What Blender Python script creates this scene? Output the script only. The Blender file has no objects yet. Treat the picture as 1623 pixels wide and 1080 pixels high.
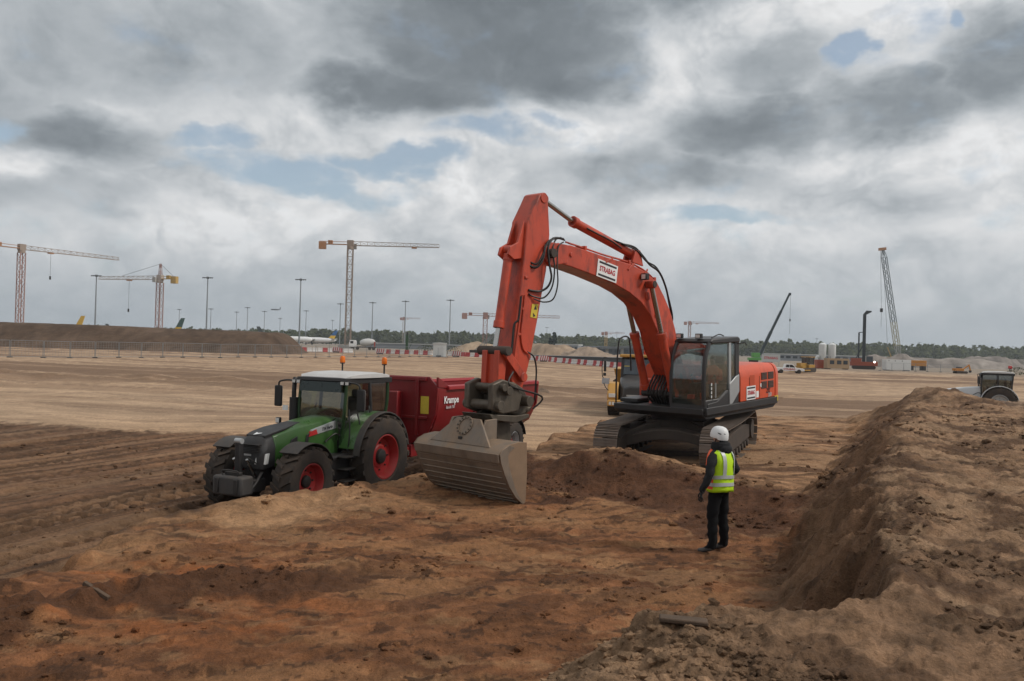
import bpy, bmesh, math, random
import numpy as np
from mathutils import Vector, Matrix, Euler
random.seed(7); rng = np.random.default_rng(7)
S = bpy.context.scene; COL = S.collection
R = math.radians
# ---------------------------------------------------------------- camera
FPX = 1316.0                              # focal length in pixels of the 1623 px wide photograph
CAM = Vector((0, 0, 2.95))
CAMR = Euler((R(90.5), 0, 0)).to_matrix() @ Matrix.Rotation(R(1.55), 3, 'Z')
cd = bpy.data.cameras.new('camera'); cd.sensor_width = 36; cd.lens = FPX/1623*36
cd.clip_start = .1; cd.clip_end = 20000
cam = bpy.data.objects.new('camera', cd); COL.objects.link(cam)
cam.matrix_world = Matrix.Translation(CAM) @ CAMR.to_4x4(); S.camera = cam
# ---------------------------------------------------------------- light
S.view_settings.view_transform = 'Standard'; S.view_settings.look = 'None'
S.view_settings.exposure = 0.0; S.view_settings.gamma = 1
SUN_AZ, SUN_EL = R(98), R(43)            # azimuth from +Y towards +X
sd = bpy.data.lights.new('sun', 'SUN'); sd.energy = 2.0; sd.angle = R(10); sd.color = (1, .95, .88)
sun = bpy.data.objects.new('sun', sd); COL.objects.link(sun)
to_sun = Vector((math.sin(SUN_AZ)*math.cos(SUN_EL), math.cos(SUN_AZ)*math.cos(SUN_EL), math.sin(SUN_EL)))
sun.rotation_euler = to_sun.to_track_quat('Z', 'Y').to_euler(); sun.location = (30, -10, 60)

class NT:
    """small helper for building node trees"""
    def __init__(s, tree): s.t = tree; s.n = tree.nodes; s.n.clear()
    def new(s, kind, **kw):
        n = s.n.new(kind)
        for k, v in kw.items(): setattr(n, k, v)
        return n
    def link(s, a, b): s.t.links.new(a, b)
    def put(s, sock, v):
        if hasattr(v, 'is_linked') or isinstance(v, bpy.types.NodeSocket): s.link(v, sock)
        else: sock.default_value = v
    def math(s, op, a, b=None, c=None, clamp=False):
        n = s.new('ShaderNodeMath', operation=op); n.use_clamp = clamp
        s.put(n.inputs[0], a)
        if b is not None: s.put(n.inputs[1], b)
        if c is not None: s.put(n.inputs[2], c)
        return n.outputs[0]
    def vmath(s, op, a, b):
        n = s.new('ShaderNodeVectorMath', operation=op); s.put(n.inputs[0], a); s.put(n.inputs[1], b); return n.outputs[0]
    def noise(s, vec, scale, detail=4, rough=.5, lac=2, dist=0, out='Fac'):
        n = s.new('ShaderNodeTexNoise'); s.put(n.inputs['Vector'], vec); n.inputs['Scale'].default_value = scale
        n.inputs['Detail'].default_value = detail; n.inputs['Roughness'].default_value = rough
        n.inputs['Lacunarity'].default_value = lac; n.inputs['Distortion'].default_value = dist
        return n.outputs[out]
    def mapr(s, v, a, b, c=0, d=1, smooth=False):
        n = s.new('ShaderNodeMapRange'); n.clamp = True
        if smooth: n.interpolation_type = 'SMOOTHSTEP'
        s.put(n.inputs[0], v); n.inputs[1].default_value = a; n.inputs[2].default_value = b
        s.put(n.inputs[3], c); s.put(n.inputs[4], d); return n.outputs[0]
    def mix(s, f, a, b, blend='MIX'):
        n = s.new('ShaderNodeMix', data_type='RGBA', blend_type=blend); s.put(n.inputs[0], f)
        for k, v in ((6, a), (7, b)):
            if isinstance(v, tuple) and len(v) == 3: v = (*v, 1)
            s.put(n.inputs[k], v)
        return n.outputs[2]
    def comb(s, x, y, z):
        n = s.new('ShaderNodeCombineXYZ'); s.put(n.inputs[0], x); s.put(n.inputs[1], y); s.put(n.inputs[2], z); return n.outputs[0]

# ---------------------------------------------------------------- sky: Nishita blue behind broken cumulus
W = bpy.data.worlds.new('World'); S.world = W; W.use_nodes = True
W.cycles.sampling_method = 'MANUAL'; W.cycles.sample_map_resolution = 512
def build_world():
    T = NT(W.node_tree)
    out = T.new('ShaderNodeOutputWorld'); bg = T.new('ShaderNodeBackground'); bg.inputs[1].default_value = .1
    T.link(bg.outputs[0], out.inputs[0])
    sky = T.new('ShaderNodeTexSky', sky_type='NISHITA'); sky.sun_disc = False
    sky.sun_elevation = SUN_EL; sky.sun_rotation = SUN_AZ; sky.air_density = 1; sky.dust_density = 1.5
    tc = T.new('ShaderNodeTexCoord'); sp = T.new('ShaderNodeSeparateXYZ'); T.link(tc.outputs['Generated'], sp.inputs[0])
    x, y, z = sp.outputs
    az = T.math('ARCTAN2', x, y); el = T.math('ARCSINE', T.math('MAXIMUM', z, 0.0))
    ae = T.comb(az, el, 0); stretch = T.vmath('MULTIPLY', ae, (1, 1.7, 1))
    # a slow and a fast warp make the cloud edges ragged
    w1 = T.vmath('SUBTRACT', T.noise(stretch, 5.5, 2, .5, out='Color'), (.5, .5, .5))
    w2 = T.vmath('SUBTRACT', T.noise(stretch, 24, 3, .6, out='Color'), (.5, .5, .5))
    wae = T.vmath('ADD', T.vmath('ADD', ae, T.vmath('MULTIPLY', w1, (.17, .09, 0))), T.vmath('MULTIPLY', w2, (.05, .034, 0)))
    def blob(px, py, rx, ry, src=wae):
        a0 = math.atan((px-811.5)/FPX); e0 = (551.5+.027*(px-811.5)-py)/FPX
        v = T.new('ShaderNodeVectorMath', operation='MULTIPLY_ADD'); T.link(src, v.inputs[0])
        v.inputs[1].default_value = (FPX/rx, FPX/ry, 0); v.inputs[2].default_value = (-a0*FPX/rx, -e0*FPX/ry, 0)
        n = T.new('ShaderNodeVectorMath', operation='LENGTH'); T.link(v.outputs[0], n.inputs[0])
        return n.outputs['Value']
    def acc(items):
        t = None
        for (px, py, rx, ry, k) in items:
            b = T.mapr(blob(px, py, rx, ry), 1., .2, 0, k, True)
            t = b if t is None else T.math('MAXIMUM', t, b)
        return t
    dark = acc(DARK); light = acc(LIGHT); blue = acc(BLUE)
    # cumulus relief: a billowed noise sampled a little higher in the sky gives lit tops and shaded bases
    def puff(off, sc, det): return T.noise(T.vmath('ADD', stretch, (0, off, 0)), sc, det, .50, 2.1)
    heapv = T.vmath('ADD', T.vmath('MULTIPLY', ae, (1, 1.35, 1)), T.vmath('MULTIPLY', w1, (.10, .07, 0)))
    def billow(off):          # rounded heads parted by creases
        n = T.noise(T.vmath('ADD', heapv, (off*.35+.7, off, 0)), 8.5, 4, .56, 2.2)
        return T.math('SUBTRACT', .62, T.math('MULTIPLY', T.math('ABSOLUTE', T.math('SUBTRACT', n, .5)), 3.2))
    d0 = puff(0, 5.2, 6)
    b0, b1 = billow(0), billow(.03)
    relief = T.math('MULTIPLY', T.math('SUBTRACT', b1, b0), T.math('ADD', .13, T.math('MULTIPLY', light, .22)))
    lum = T.math('ADD', .65, T.math('MULTIPLY', T.math('SUBTRACT', d0, .5), -.62))
    lum = T.math('ADD', lum, T.math('MULTIPLY', T.math('SUBTRACT', b0, .35), -.22))
    lum = T.math('ADD', lum, relief)
    lum = T.math('ADD', lum, T.math('MULTIPLY', light, .22))
    dk = T.mapr(T.math('ADD', dark, T.math('MULTIPLY', T.math('SUBTRACT', b0, .35), -.45)), .02, .80, 0, .80, True)
    lum = T.math('MULTIPLY', lum, T.math('SUBTRACT', 1, T.math('MULTIPLY', dk, .83)))
    lum = T.math('MAXIMUM', T.math('MINIMUM', lum, .82), .15)
    # cloud colour: cool grey in the shade, faintly warm in the light
    tint = T.mix(T.mapr(lum, .15, .75), (.87, 1.0, 1.11), (.99, 1.0, 1.01))
    v = T.new('ShaderNodeVectorMath', operation='SCALE'); T.link(tint, v.inputs[0]); T.put(v.inputs[3], T.math('MULTIPLY', lum, 10))
    cloud = v.outputs[0]
    # gaps
    wisp = puff(.9, 17, 5)
    gap = T.math('SUBTRACT', T.math('ADD', blue, T.math('MULTIPLY', T.math('SUBTRACT', d0, .5), -2.6)), T.math('ADD', .36, T.math('MULTIPLY', T.math('SUBTRACT', wisp, .5), 2.2)))
    gapf = T.mapr(gap, -.2, .85, 0, .9, True)
    skyc = T.vmath('MULTIPLY', T.mix(.30, sky.outputs[0], (5.2, 5.2, 5.2)), SKYGAIN)
    col = T.mix(gapf, cloud, skyc)
    # pale veil towards the horizon
    veil = T.mapr(el, .0, .17, .8, 0, True)
    col = T.mix(veil, col, (3.7, 4.15, 4.5))
    T.link(col, bg.inputs[0])
SKYGAIN = (1.1, 1.17, 1.17)
#        px    py   rx   ry  amount      (where the cloud masses hang, as bearings and elevations)
DARK = [(760, 60, 420, 190, .80), (640, 150, 260, 90, .72), (870, 110, 260, 120, .75), (130, 250, 190, 85, .62),
        (1190, 215, 230, 90, .62), (1400, 215, 270, 85, .62), (1580, 170, 200, 140, .66), (1040, 275, 330, 75, .50),
        (250, 110, 420, 150, .43), (60, 130, 260, 120, .42), (1000, 10, 260, 90, .62), (1230, 140, 130, 90, .42),
        (140, 345, 260, 60, .36), (-300, 200, 420, 160, .55), (1980, 220, 400, 160, .55), (700, -380, 900, 200, .6),
        (1500, -500, 700, 260, .5), (-100, -420, 700, 240, .5)]
LIGHT = [(60, 295, 90, 40, .8), (330, 380, 170, 60, .9), (1000, 120, 130, 80, .8), (1300, 70, 330, 60, .6), (880, 195, 120, 45, .8),
         (190, 215, 70, 45, .6), (1290, 250, 160, 50, .7), (740, 300, 120, 40, .5), (560, 190, 260, 30, .5), (1500, 290, 200, 50, .5), (420, 390, 90, 40, .8)]
BLUE = [(420, 285, 190, 52, 1.1), (610, 262, 150, 34, 1.1), (770, 225, 130, 34, 1.0), (500, 320, 150, 34, .9), (1312, 130, 36, 44, 1.2), (1478, 104, 24, 18, 1.1),
        (0, 245, 60, 40, .9), (1150, 350, 190, 20, .85), (300, 240, 90, 26, .8), (860, 200, 60, 26, .7)]
build_world()

# ---------------------------------------------------------------- placing helpers
def ray(px, py): return CAMR @ Vector(((px-811.5)/FPX, -(py-540)/FPX, -1))
def at(px, py, D):
    d = ray(px, py); return CAM + d*(D/d.y)
def hit(px, py, d0=3., d1=60.):               # where the line of sight through a pixel meets the soil
    d = ray(px, py); s = np.arange(d0, d1, .02); z = terrain(d.x/d.y*s, s); k = np.argmax(CAM.z+d.z/d.y*s <= z)
    return Vector((d.x/d.y*s[k], s[k], z[k]))
def bearing(px, D):                          # ground point below a pixel column near the horizon
    p = at(px, 552+.027*(px-811), D); return p.x, p.y

# ---------------------------------------------------------------- materials
MATS = {}
def mat(name, col, rough=.55, metal=0., var=.18, scale=5., dust=0., bump=0., spec=.4, dustcol=(.21, .145, .095), grime=0.):
    if name in MATS: return MATS[name]
    m = bpy.data.materials.new(name); m.use_nodes = True; T = NT(m.node_tree)
    out = T.new('ShaderNodeOutputMaterial'); b = T.new('ShaderNodeBsdfPrincipled'); T.link(b.outputs[0], out.inputs[0])
    tc = T.new('ShaderNodeTexCoord'); co = tc.outputs['Object']
    n1 = T.noise(co, scale, 6, .6); n2 = T.noise(co, scale*.31, 4, .55)
    f = T.math('ADD', T.math('MULTIPLY', T.math('SUBTRACT', n1, .5), var*2.2), T.math('MULTIPLY', T.math('SUBTRACT', n2, .5), var*2.4))
    v = T.new('ShaderNodeVectorMath', operation='SCALE'); v.inputs[0].default_value = col; T.put(v.inputs[3], T.math('ADD', 1, f))
    c = v.outputs[0]
    if grime:
        g = T.mapr(T.noise(T.vmath('MULTIPLY', co, (1, 1, .35)), scale*1.7, 8, .68), .50, .66, 0, grime)
        c = T.mix(g, c, tuple(k*.3+.012 for k in col))
    r = T.math('ADD', rough, T.math('MULTIPLY', T.math('SUBTRACT', n1, .5), .25), clamp=True)
    if dust:
        g = T.new('ShaderNodeNewGeometry'); s = T.new('ShaderNodeSeparateXYZ'); T.link(g.outputs['Normal'], s.inputs[0])
        up = T.mapr(s.outputs[2], -.2, .9, .45, 1.3)
        dm = T.mapr(T.noise(co, scale*.9, 8, .65), .36, .68, .25, 1)
        df = T.math('MULTIPLY', T.math('MULTIPLY', up, dm), dust, clamp=True)
        c = T.mix(df, c, dustcol); r = T.math('ADD', r, T.math('MULTIPLY', df, .4), clamp=True)
    T.link(c, b.inputs['Base Color']); T.link(r, b.inputs['Roughness']); b.inputs['Metallic'].default_value = metal
    b.inputs['Specular IOR Level'].default_value = spec
    if bump:
        bp = T.new('ShaderNodeBump'); bp.inputs['Strength'].default_value = bump; bp.inputs['Distance'].default_value = .02
        T.link(T.noise(co, scale*6, 6, .6), bp.inputs['Height']); T.link(bp.outputs[0], b.inputs['Normal'])
    MATS[name] = m; return m
def emat(name, col, strength):
    m = bpy.data.materials.new(name); m.use_nodes = True; b = m.node_tree.nodes['Principled BSDF']
    b.inputs['Base Color'].default_value = (*col, 1); b.inputs['Emission Color'].default_value = (*col, 1); b.inputs['Emission Strength'].default_value = strength
    return m
def glass(name, tint=(.45, .5, .5), k=.12, rough=.04):
    m = bpy.data.materials.new(name); m.use_nodes = True; T = NT(m.node_tree)
    out = T.new('ShaderNodeOutputMaterial'); mx = T.new('ShaderNodeMixShader'); tr = T.new('ShaderNodeBsdfTransparent'); gl = T.new('ShaderNodeBsdfGlossy')
    tr.inputs[0].default_value = (*tint, 1); gl.inputs['Roughness'].default_value = rough
    lw = T.new('ShaderNodeLayerWeight'); lw.inputs[0].default_value = .35
    tc = T.new('ShaderNodeTexCoord'); dirt = T.mapr(T.noise(tc.outputs['Object'], 3, 6, .6), .4, .75, 0, .05)
    df = T.new('ShaderNodeBsdfDiffuse'); df.inputs[0].default_value = (.3, .25, .2, 1)
    T.link(T.math('ADD', k, T.math('MULTIPLY', lw.outputs[0], .5), clamp=True), mx.inputs[0])
    T.link(tr.outputs[0], mx.inputs[1]); T.link(gl.outputs[0], mx.inputs[2])
    m2 = T.new('ShaderNodeMixShader'); T.link(dirt, m2.inputs[0]); T.link(mx.outputs[0], m2.inputs[1]); T.link(df.outputs[0], m2.inputs[2])
    T.link(m2.outputs[0], out.inputs[0]); return m

# ---------------------------------------------------------------- mesh helpers
def link(name, me, m=None, parent=None):
    o = bpy.data.objects.new(name, me); COL.objects.link(o)
    if me is not None and m is not None:
        for k in (m if isinstance(m, (list, tuple)) else [m]): me.materials.append(k)
    if parent is not None: o.parent = parent
    return o
def tag(o, label=None, cat=None, group=None, kind=None):
    if label: o['label'] = label
    if cat: o['category'] = cat
    if group: o['group'] = group
    if kind: o['kind'] = kind
    return o
def thing(name, label, cat, loc=(0, 0, 0), rz=0., group=None, ry=0., rx=0.):
    o = link(name, None); o.location = loc; o.rotation_euler = (rx, ry, rz); return tag(o, label, cat, group)
def mw(o): return Matrix.LocRotScale(o.location, o.rotation_euler, o.scale)
def copy_tree(o, parent=None):
    c = o.copy(); COL.objects.link(c); c.parent = parent
    for ch in list(o.children): copy_tree(ch, c)
    return c
class MB:
    def __init__(s): s.v = []; s.f = []; s.mi = []; s.cur = 0
    def add(s, vs, fs):
        b = len(s.v); s.v += [tuple(p) for p in vs]
        for f in fs: s.f.append([b+i for i in f]); s.mi.append(s.cur)
        return s
    def box(s, c, sz, M=None, tx=1., ty=1.):
        x, y, z = (k/2 for k in sz); c = Vector(c)
        P = [(-x, -y, -z), (x, -y, -z), (x, y, -z), (-x, y, -z), (-x*tx, -y*ty, z), (x*tx, -y*ty, z), (x*tx, y*ty, z), (-x*tx, y*ty, z)]
        P = [c + ((M @ Vector(p)) if M is not None else Vector(p)) for p in P]
        return s.add(P, [(0, 3, 2, 1), (4, 5, 6, 7), (0, 1, 5, 4), (1, 2, 6, 5), (2, 3, 7, 6), (3, 0, 4, 7)])
    def bb(s, x0, x1, y0, y1, z0, z1): return s.box(((x0+x1)/2, (y0+y1)/2, (z0+z1)/2), (abs(x1-x0), abs(y1-y0), abs(z1-z0)))
    def prism(s, prof, a, b, axis='y'):
        n = len(prof)
        if axis == 'y': P = [(p, a, q) for p, q in prof] + [(p, b, q) for p, q in prof]
        elif axis == 'x': P = [(a, p, q) for p, q in prof] + [(b, p, q) for p, q in prof]
        else: P = [(p, q, a) for p, q in prof] + [(p, q, b) for p, q in prof]
        return s.add(P, [list(range(n-1, -1, -1)), list(range(n, 2*n))] + [(i, (i+1) % n, n+(i+1) % n, n+i) for i in range(n)])
    def loft(s, rings, close=True, caps=True):
        n = len(rings[0]); P = [p for r in rings for p in r]; F = []
        for k in range(len(rings)-1):
            for i in range(n if close else n-1):
                j = (i+1) % n; F.append((k*n+i, k*n+j, (k+1)*n+j, (k+1)*n+i))
        if caps: F += [list(range(n-1, -1, -1)), [(len(rings)-1)*n+i for i in range(n)]]
        return s.add(P, F)
    def cyl(s, p0, p1, r0, r1=None, n=14, caps=True):
        p0, p1 = Vector(p0), Vector(p1); r1 = r0 if r1 is None else r1
        d = (p1-p0); q = d.to_track_quat('Z', 'Y'); u, w = q @ Vector((1, 0, 0)), q @ Vector((0, 1, 0))
        ph = math.pi/n if n == 4 else 0
        rg = [[p + (u*math.cos(2*math.pi*i/n+ph) + w*math.sin(2*math.pi*i/n+ph))*r for i in range(n)] for p, r in ((p0, r0), (p1, r1))]
        return s.loft(rg, True, caps)
    def bar(s, p0, p1, w): return s.cyl(p0, p1, w*.7071, None, 4)
    def tube(s, pts, r, n=8, sub=5):
        P = [Vector(p) for p in pts]
        if sub > 1 and len(P) > 2:
            Q = []
            for i in range(len(P)-1):
                a, b, c, d = P[max(i-1, 0)], P[i], P[i+1], P[min(i+2, len(P)-1)]
                for k in range(sub):
                    t = k/sub; Q.append(.5*((2*b)+(c-a)*t+(2*a-5*b+4*c-d)*t*t+(3*b-a-3*c+d)*t**3))
            P = Q + [P[-1]]
        up = None; rings = []
        for i, p in enumerate(P):
            t = (P[min(i+1, len(P)-1)] - P[max(i-1, 0)]).normalized()
            if up is None: up = t.orthogonal().normalized()
            up = (up - t*up.dot(t)).normalized(); w = t.cross(up)
            rings.append([p + (up*math.cos(2*math.pi*k/n)+w*math.sin(2*math.pi*k/n))*r for k in range(n)])
        return s.loft(rings)
    def lathe(s, prof, o=(0, 0, 0), axis=(0, 0, 1), n=24, caps=True):
        o = Vector(o); ax = Vector(axis).normalized(); q = ax.to_track_quat('Z', 'Y'); u, w = q @ Vector((1, 0, 0)), q @ Vector((0, 1, 0))
        return s.loft([[o + ax*h + (u*math.cos(2*math.pi*k/n)+w*math.sin(2*math.pi*k/n))*r for k in range(n)] for r, h in prof], True, caps)
    def ball(s, c, r, nu=14, nv=9, M=None):
        r = (r, r, r) if isinstance(r, (int, float)) else r; c = Vector(c); rings = []
        for j in range(nv+1):
            a = -math.pi/2 + math.pi*(j+.04*(j == 0)-.04*(j == nv))/nv
            rg = []
            for i in range(nu):
                p = Vector((r[0]*math.cos(a)*math.cos(2*math.pi*i/nu), r[1]*math.cos(a)*math.sin(2*math.pi*i/nu), r[2]*math.sin(a)))
                rg.append(c + (M @ p if M is not None else p))
            rings.append(rg)
        return s.loft(rings)
    def mesh(s, name, fix=True, smooth=32):
        me = bpy.data.meshes.new(name); me.from_pydata(s.v, [], s.f); me.polygons.foreach_set('material_index', s.mi)
        if fix:
            bm = bmesh.new(); bm.from_mesh(me); bmesh.ops.recalc_face_normals(bm, faces=bm.faces); bm.to_mesh(me); bm.free()
        if smooth:
            me.polygons.foreach_set('use_smooth', [True]*len(me.polygons)); me.set_sharp_from_angle(angle=R(smooth))
        me.update(); return me
    def build(s, name, m, parent=None, bevel=0., smooth=32, fix=True, seg=2):
        o = link(name, s.mesh(name, fix, smooth), m, parent)
        if bevel:
            b = o.modifiers.new('bevel', 'BEVEL'); b.width = bevel; b.segments = seg; b.limit_method = 'ANGLE'; b.angle_limit = R(35); b.harden_normals = False
        return o
def bx(name, m, parent, x0, x1, y0, y1, z0, z1, bevel=.01): return MB().bb(x0, x1, y0, y1, z0, z1).build(name, m, parent, bevel)
def text(name, body, size, m, parent, o, xd, yd, squeeze=1., shear=0., extrude=.002):
    cu = bpy.data.curves.new(name, 'FONT'); cu.body = body; cu.size = size; cu.extrude = extrude; cu.align_x = 'CENTER'; cu.align_y = 'CENTER'
    cu.resolution_u = 3; cu.shear = shear; cu.offset = size*.028
    t = bpy.data.objects.new('t', cu); COL.objects.link(t); dg = bpy.context.evaluated_depsgraph_get(); dg.update()
    me = bpy.data.meshes.new_from_object(t.evaluated_get(dg)); bpy.data.objects.remove(t); bpy.data.curves.remove(cu)
    xd, yd = Vector(xd).normalized(), Vector(yd).normalized(); zd = xd.cross(yd)
    me.transform(Matrix((xd, yd, zd)).transposed().to_4x4() @ Matrix.Diagonal((squeeze, 1, 1, 1)))
    me.transform(Matrix.Translation(Vector(o))); me.name = name
    return link(name, me, m, parent)
# ================================================================ terrain
def _h(i, j, s):
    n = (i*374761393 + j*668265263 + s*974711) & 0xffffffff
    n = ((n ^ (n >> 13))*1274126177) & 0xffffffff
    return ((n ^ (n >> 16)) & 0xffff)/65535.
def vnoise(x, y, s=0):
    xi, yi = np.floor(x).astype(np.int64), np.floor(y).astype(np.int64); fx, fy = x-xi, y-yi
    u, v = fx*fx*fx*(fx*(fx*6-15)+10), fy*fy*fy*(fy*(fy*6-15)+10)
    a, b, c, d = _h(xi, yi, s), _h(xi+1, yi, s), _h(xi, yi+1, s), _h(xi+1, yi+1, s)
    return (a*(1-u)+b*u)*(1-v)+(c*(1-u)+d*u)*v - .5
def fbm(x, y, o=4, s=0, g=.5):
    t, a = 0, 1.
    for k in range(o):
        t = t + a*vnoise(x*2**k+17.3*k, y*2**k-9.1*k, s+k); a *= g
    return t
def sst(a, b, x):
    t = np.clip((x-a)/(b-a), 0, 1); return t*t*(3-2*t)
def sdist(x, y, pl):
    """signed distance to a polyline, positive on its right-hand side"""
    best = np.full(x.shape, 1e9); sg = np.ones(x.shape)
    for (x0, y0), (x1, y1) in zip(pl[:-1], pl[1:]):
        dx, dy = x1-x0, y1-y0; L = dx*dx+dy*dy
        t = np.clip(((x-x0)*dx+(y-y0)*dy)/L, 0, 1); d = np.hypot(x-x0-t*dx, y-y0-t*dy)
        c = (x-x0)*dy-(y-y0)*dx
        m = d < best-1e-9; best = np.where(m, d, best); sg = np.where(m, np.sign(c), sg)
    return best*sg
LEDGE = [(-30, -6), (-13, 3.2), (-9, 6.0), (-6.9, 8.6), (-5.9, 10.4), (-5.7, 13.2), (-4.6, 15.4), (-2.5, 18.0), (0.4, 21.6), (1.6, 24.5), (3.2, 29), (6, 36), (12, 48)]
BANK = [(-40, -30), (-8, -1.5), (-1.5, 2.2), (.45, 4.25), (.95, 5.05), (1.75, 5.3), (2.55, 5.8), (3.05, 6.6), (3.5, 7.8), (5.1, 11.3), (8.2, 17.8), (11.9, 25), (15.4, 32), (20.8, 41), (23.5, 46)]
SLOPE = [(-6, 21.5), (-1.6, 19.3), (.3, 17.6), (2.3, 16.05), (4.5, 13.9), (6.2, 12.4)]
RUTS = [(-9.4, .5), (-10.6, .5), (-11.9, .6), (-12.9, .5), (-14.0, .6), (-15.3, .5), (-16.3, .6), (-17.8, .5), (-19.0, .6), (-20.1, .5), (-21.6, .6), (-22.8, .5), (-24.3, .6), (-25.7, .55), (-27.4, .6), (-29.5, .6), (-32, .6)]
def rut_field(x, y):
    c, a = x*.93-y*.36, x*.36+y*.93; h = np.zeros_like(x); dep = np.zeros_like(x)
    for i, (c0, w) in enumerate(RUTS):
        cc = c-c0+.45*np.sin(a*.09+i*1.7)+.12*np.sin(a*.31+i); m = np.exp(-(cc/(w*.55))**4)
        on = .35+.65*sst(-.12, .12, vnoise(a*.08+i*7.3, np.full_like(a, i*3.1), 33))
        lug = np.clip(1.7*np.sin(2*np.pi*(a+np.abs(cc)*.9+i*.37)/.46), -1, 1)
        h += on*(m*(-.08+.06*lug) + .06*np.exp(-((np.abs(cc)-w*.85)/.13)**2)); dep += on*m*(.55-.45*lug)
    return h, dep
def far_z(x, y):
    D = np.hypot(x, y); az = x/np.maximum(y, 1.)
    zl = np.interp(D, [0, 30, 60, 110, 180, 280, 600, 6000], [-.8, -.8, -.5, .25, .7, 1.05, 1.2, 1.2])
    zr = np.interp(D, [0, 40, 70, 158, 214, 400, 6000], [-.75, -.72, -.68, -.45, -.3, .1, .4])
    w = sst(-.12, .26, az); return zl*(1-w)+zr*w
def terrain(x, y, fine=True):
    x, y = np.asarray(x, float), np.asarray(y, float)
    wx, wy = x+.55*fbm(x*.9, y*.9, 4, 3), y+.55*fbm(x*.9, y*.9, 4, 11)
    sl, sb, ss = sdist(wx, wy, LEDGE), sdist(wx*.6+x*.4, wy*.6+y*.4, BANK), -sdist(wx, wy, SLOPE)
    zf = far_z(x, y)
    # lower working level with wheel ruts running along the haul lane
    z = zf + .07*fbm(x*.2, y*.2, 2, 21)
    c, a = x*.93-y*.36, x*.36+y*.93
    lane = sst(0, -.9, sl)*(1-sst(29, 34, y+.15*x+1.2*fbm(x*.2, y*.2, 2, 5)))*sst(3, -2, x)
    if fine:
        rut = rut_field(x, y)[0]+.03*fbm(c*3.2, a*.5, 3, 31)+.022*fbm(x*6, y*6, 3, 77)
        z = z + lane*rut
        step = np.exp(-((y-66-.05*x+2*fbm(x*.05, y*.05, 2, 8))/5.)**2)*(y > 40)
        z = z + .55*step*(.6+.8*fbm(x*.35, y*.35, 4, 41)) + .05*sst(40, 60, y)*fbm(x*.5, y*.5, 3, 9)
    # raised layer the excavator stands on, cut down to a pit in front of it
    up = np.clip((ss+.05)/1.75, 0, 1); up = np.where(up < 1, up**.9, 1)*.75+.25*sst(-.05, 2., ss)
    pit = .02+.09*fbm(x*.35, y*.5, 4, 51)+.045*fbm(x*1.1, y*2.6, 4, 52)
    plat = .34+.012*np.clip(y-20, 0, 8)*1.6 + .14*fbm(x*.4, y*.5, 4, 53)+.06*fbm(x*1.3, y*1.9, 4, 54)
    hump = .44*np.exp(-(((x-2.4)/1.45)**2+((y-18.6)/1.15)**2)) - .10*np.exp(-(((x-.3)/1.2)**2+((y-20.5)/2.5)**2))
    ke = np.exp(-(((x-4.6)/2.6)**2+((y-22.2)/2.8)**2)**2); ze = .285+.0506*((x-4.58)*.677+(y-22.1)*.735)
    plat = plat*(1-ke)+ze*ke
    t = pit*(1-up)+(plat+hump)*up
    if fine:
        t = t + (.07*fbm(x*3.5, y*3.5, 4, 55, .6)+.03*np.abs(fbm(x*9, y*9, 2, 56)))*sst(0, .2, up)*(1-sst(2, 3.5, ss))        # loose spill on the cut face
        # a ridge of loose soil pushed up along the floor, left
        rd = sdist(wx, wy, [(-5.6, 7.0), (-4.6, 8.6), (-3.7, 9.7), (-2.6, 10.2), (-1.3, 10.9)])
        rfade = sst(-1.0, -3.0, x)
        t = t + rfade*.17*np.exp(-(rd/.42)**2)*(1+.9*fbm(x*4, y*4, 3, 60))
        # scrape marks of the bucket, swept across the floor
        sw = (1-up)*sst(.2, 2.2, sl)
        t = t + sw*(.035*fbm((x*.74+y*.67)*.6, (y*.74-x*.67)*5, 4, 61, .6)+.03*fbm(x*5.5, y*6.5, 4, 64, .65)-.03*np.clip(fbm(x*2.2, y*2.6, 3, 65)-.12, 0, 1)*3)
        t = t + sw*.05*np.exp(-((np.mod((y*.95-x*.18)+.15*fbm(x*.5, y*.5, 2, 66), 2.15)-1.0)/.05)**2)*sst(-.1, .2, fbm(x*.4, y*.9, 2, 67))
        # hummocks along the left edge
        ed = np.exp(-((sl-.6)/.8)**2)*(1-sst(19, 22, y))
        t = t + ed*(.20*fbm(x*.9+3, y*.9, 3, 62)+.10*fbm(x*3., y*3., 3, 63)+.06)
    bump_end = 1-sst(30, 46, y-.1*x)
    t = zf+(t-zf)*bump_end
    inn = sst(-.75, .12, sl+.25*fbm(x*2.2, y*2.2, 3, 71))
    z = z*(1-inn)+t*inn
    # bank on the right, where the photographer stands
    sb2 = sb+(.20*fbm(x*2.3, y*2.3, 5, 81, .6)+.22*fbm(x*.7, y*.7, 2, 82))*(.4+.6*sst(5.2, 6.5, y))
    wid = np.interp(y, [0, 5, 6.3, 8, 20, 40], [2.0, 1.9, 1.15, 1.15, 1.4, 3])
    q = np.clip((sb2+wid)/wid, 0, 1)
    prof = q**1.25
    top = 1.30+.06*fbm(x*.4, y*.4, 3, 83)+.045*fbm(x*1.5, y*1.5, 3, 84)
    top = top + .50*np.exp(-(((x-15.9)/1.3)**2+((y-30.5)/3.)**2))*(1+.6*fbm(x*1.2, y*1.2, 3, 85)) + .07*np.exp(-((sb-.5)/.5)**2)*sst(10, 14, y)
    top = top + .10*np.exp(-((sb-.25)/.3)**2)*(.4+fbm(x*2.5, y*2.5, 3, 88))
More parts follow.
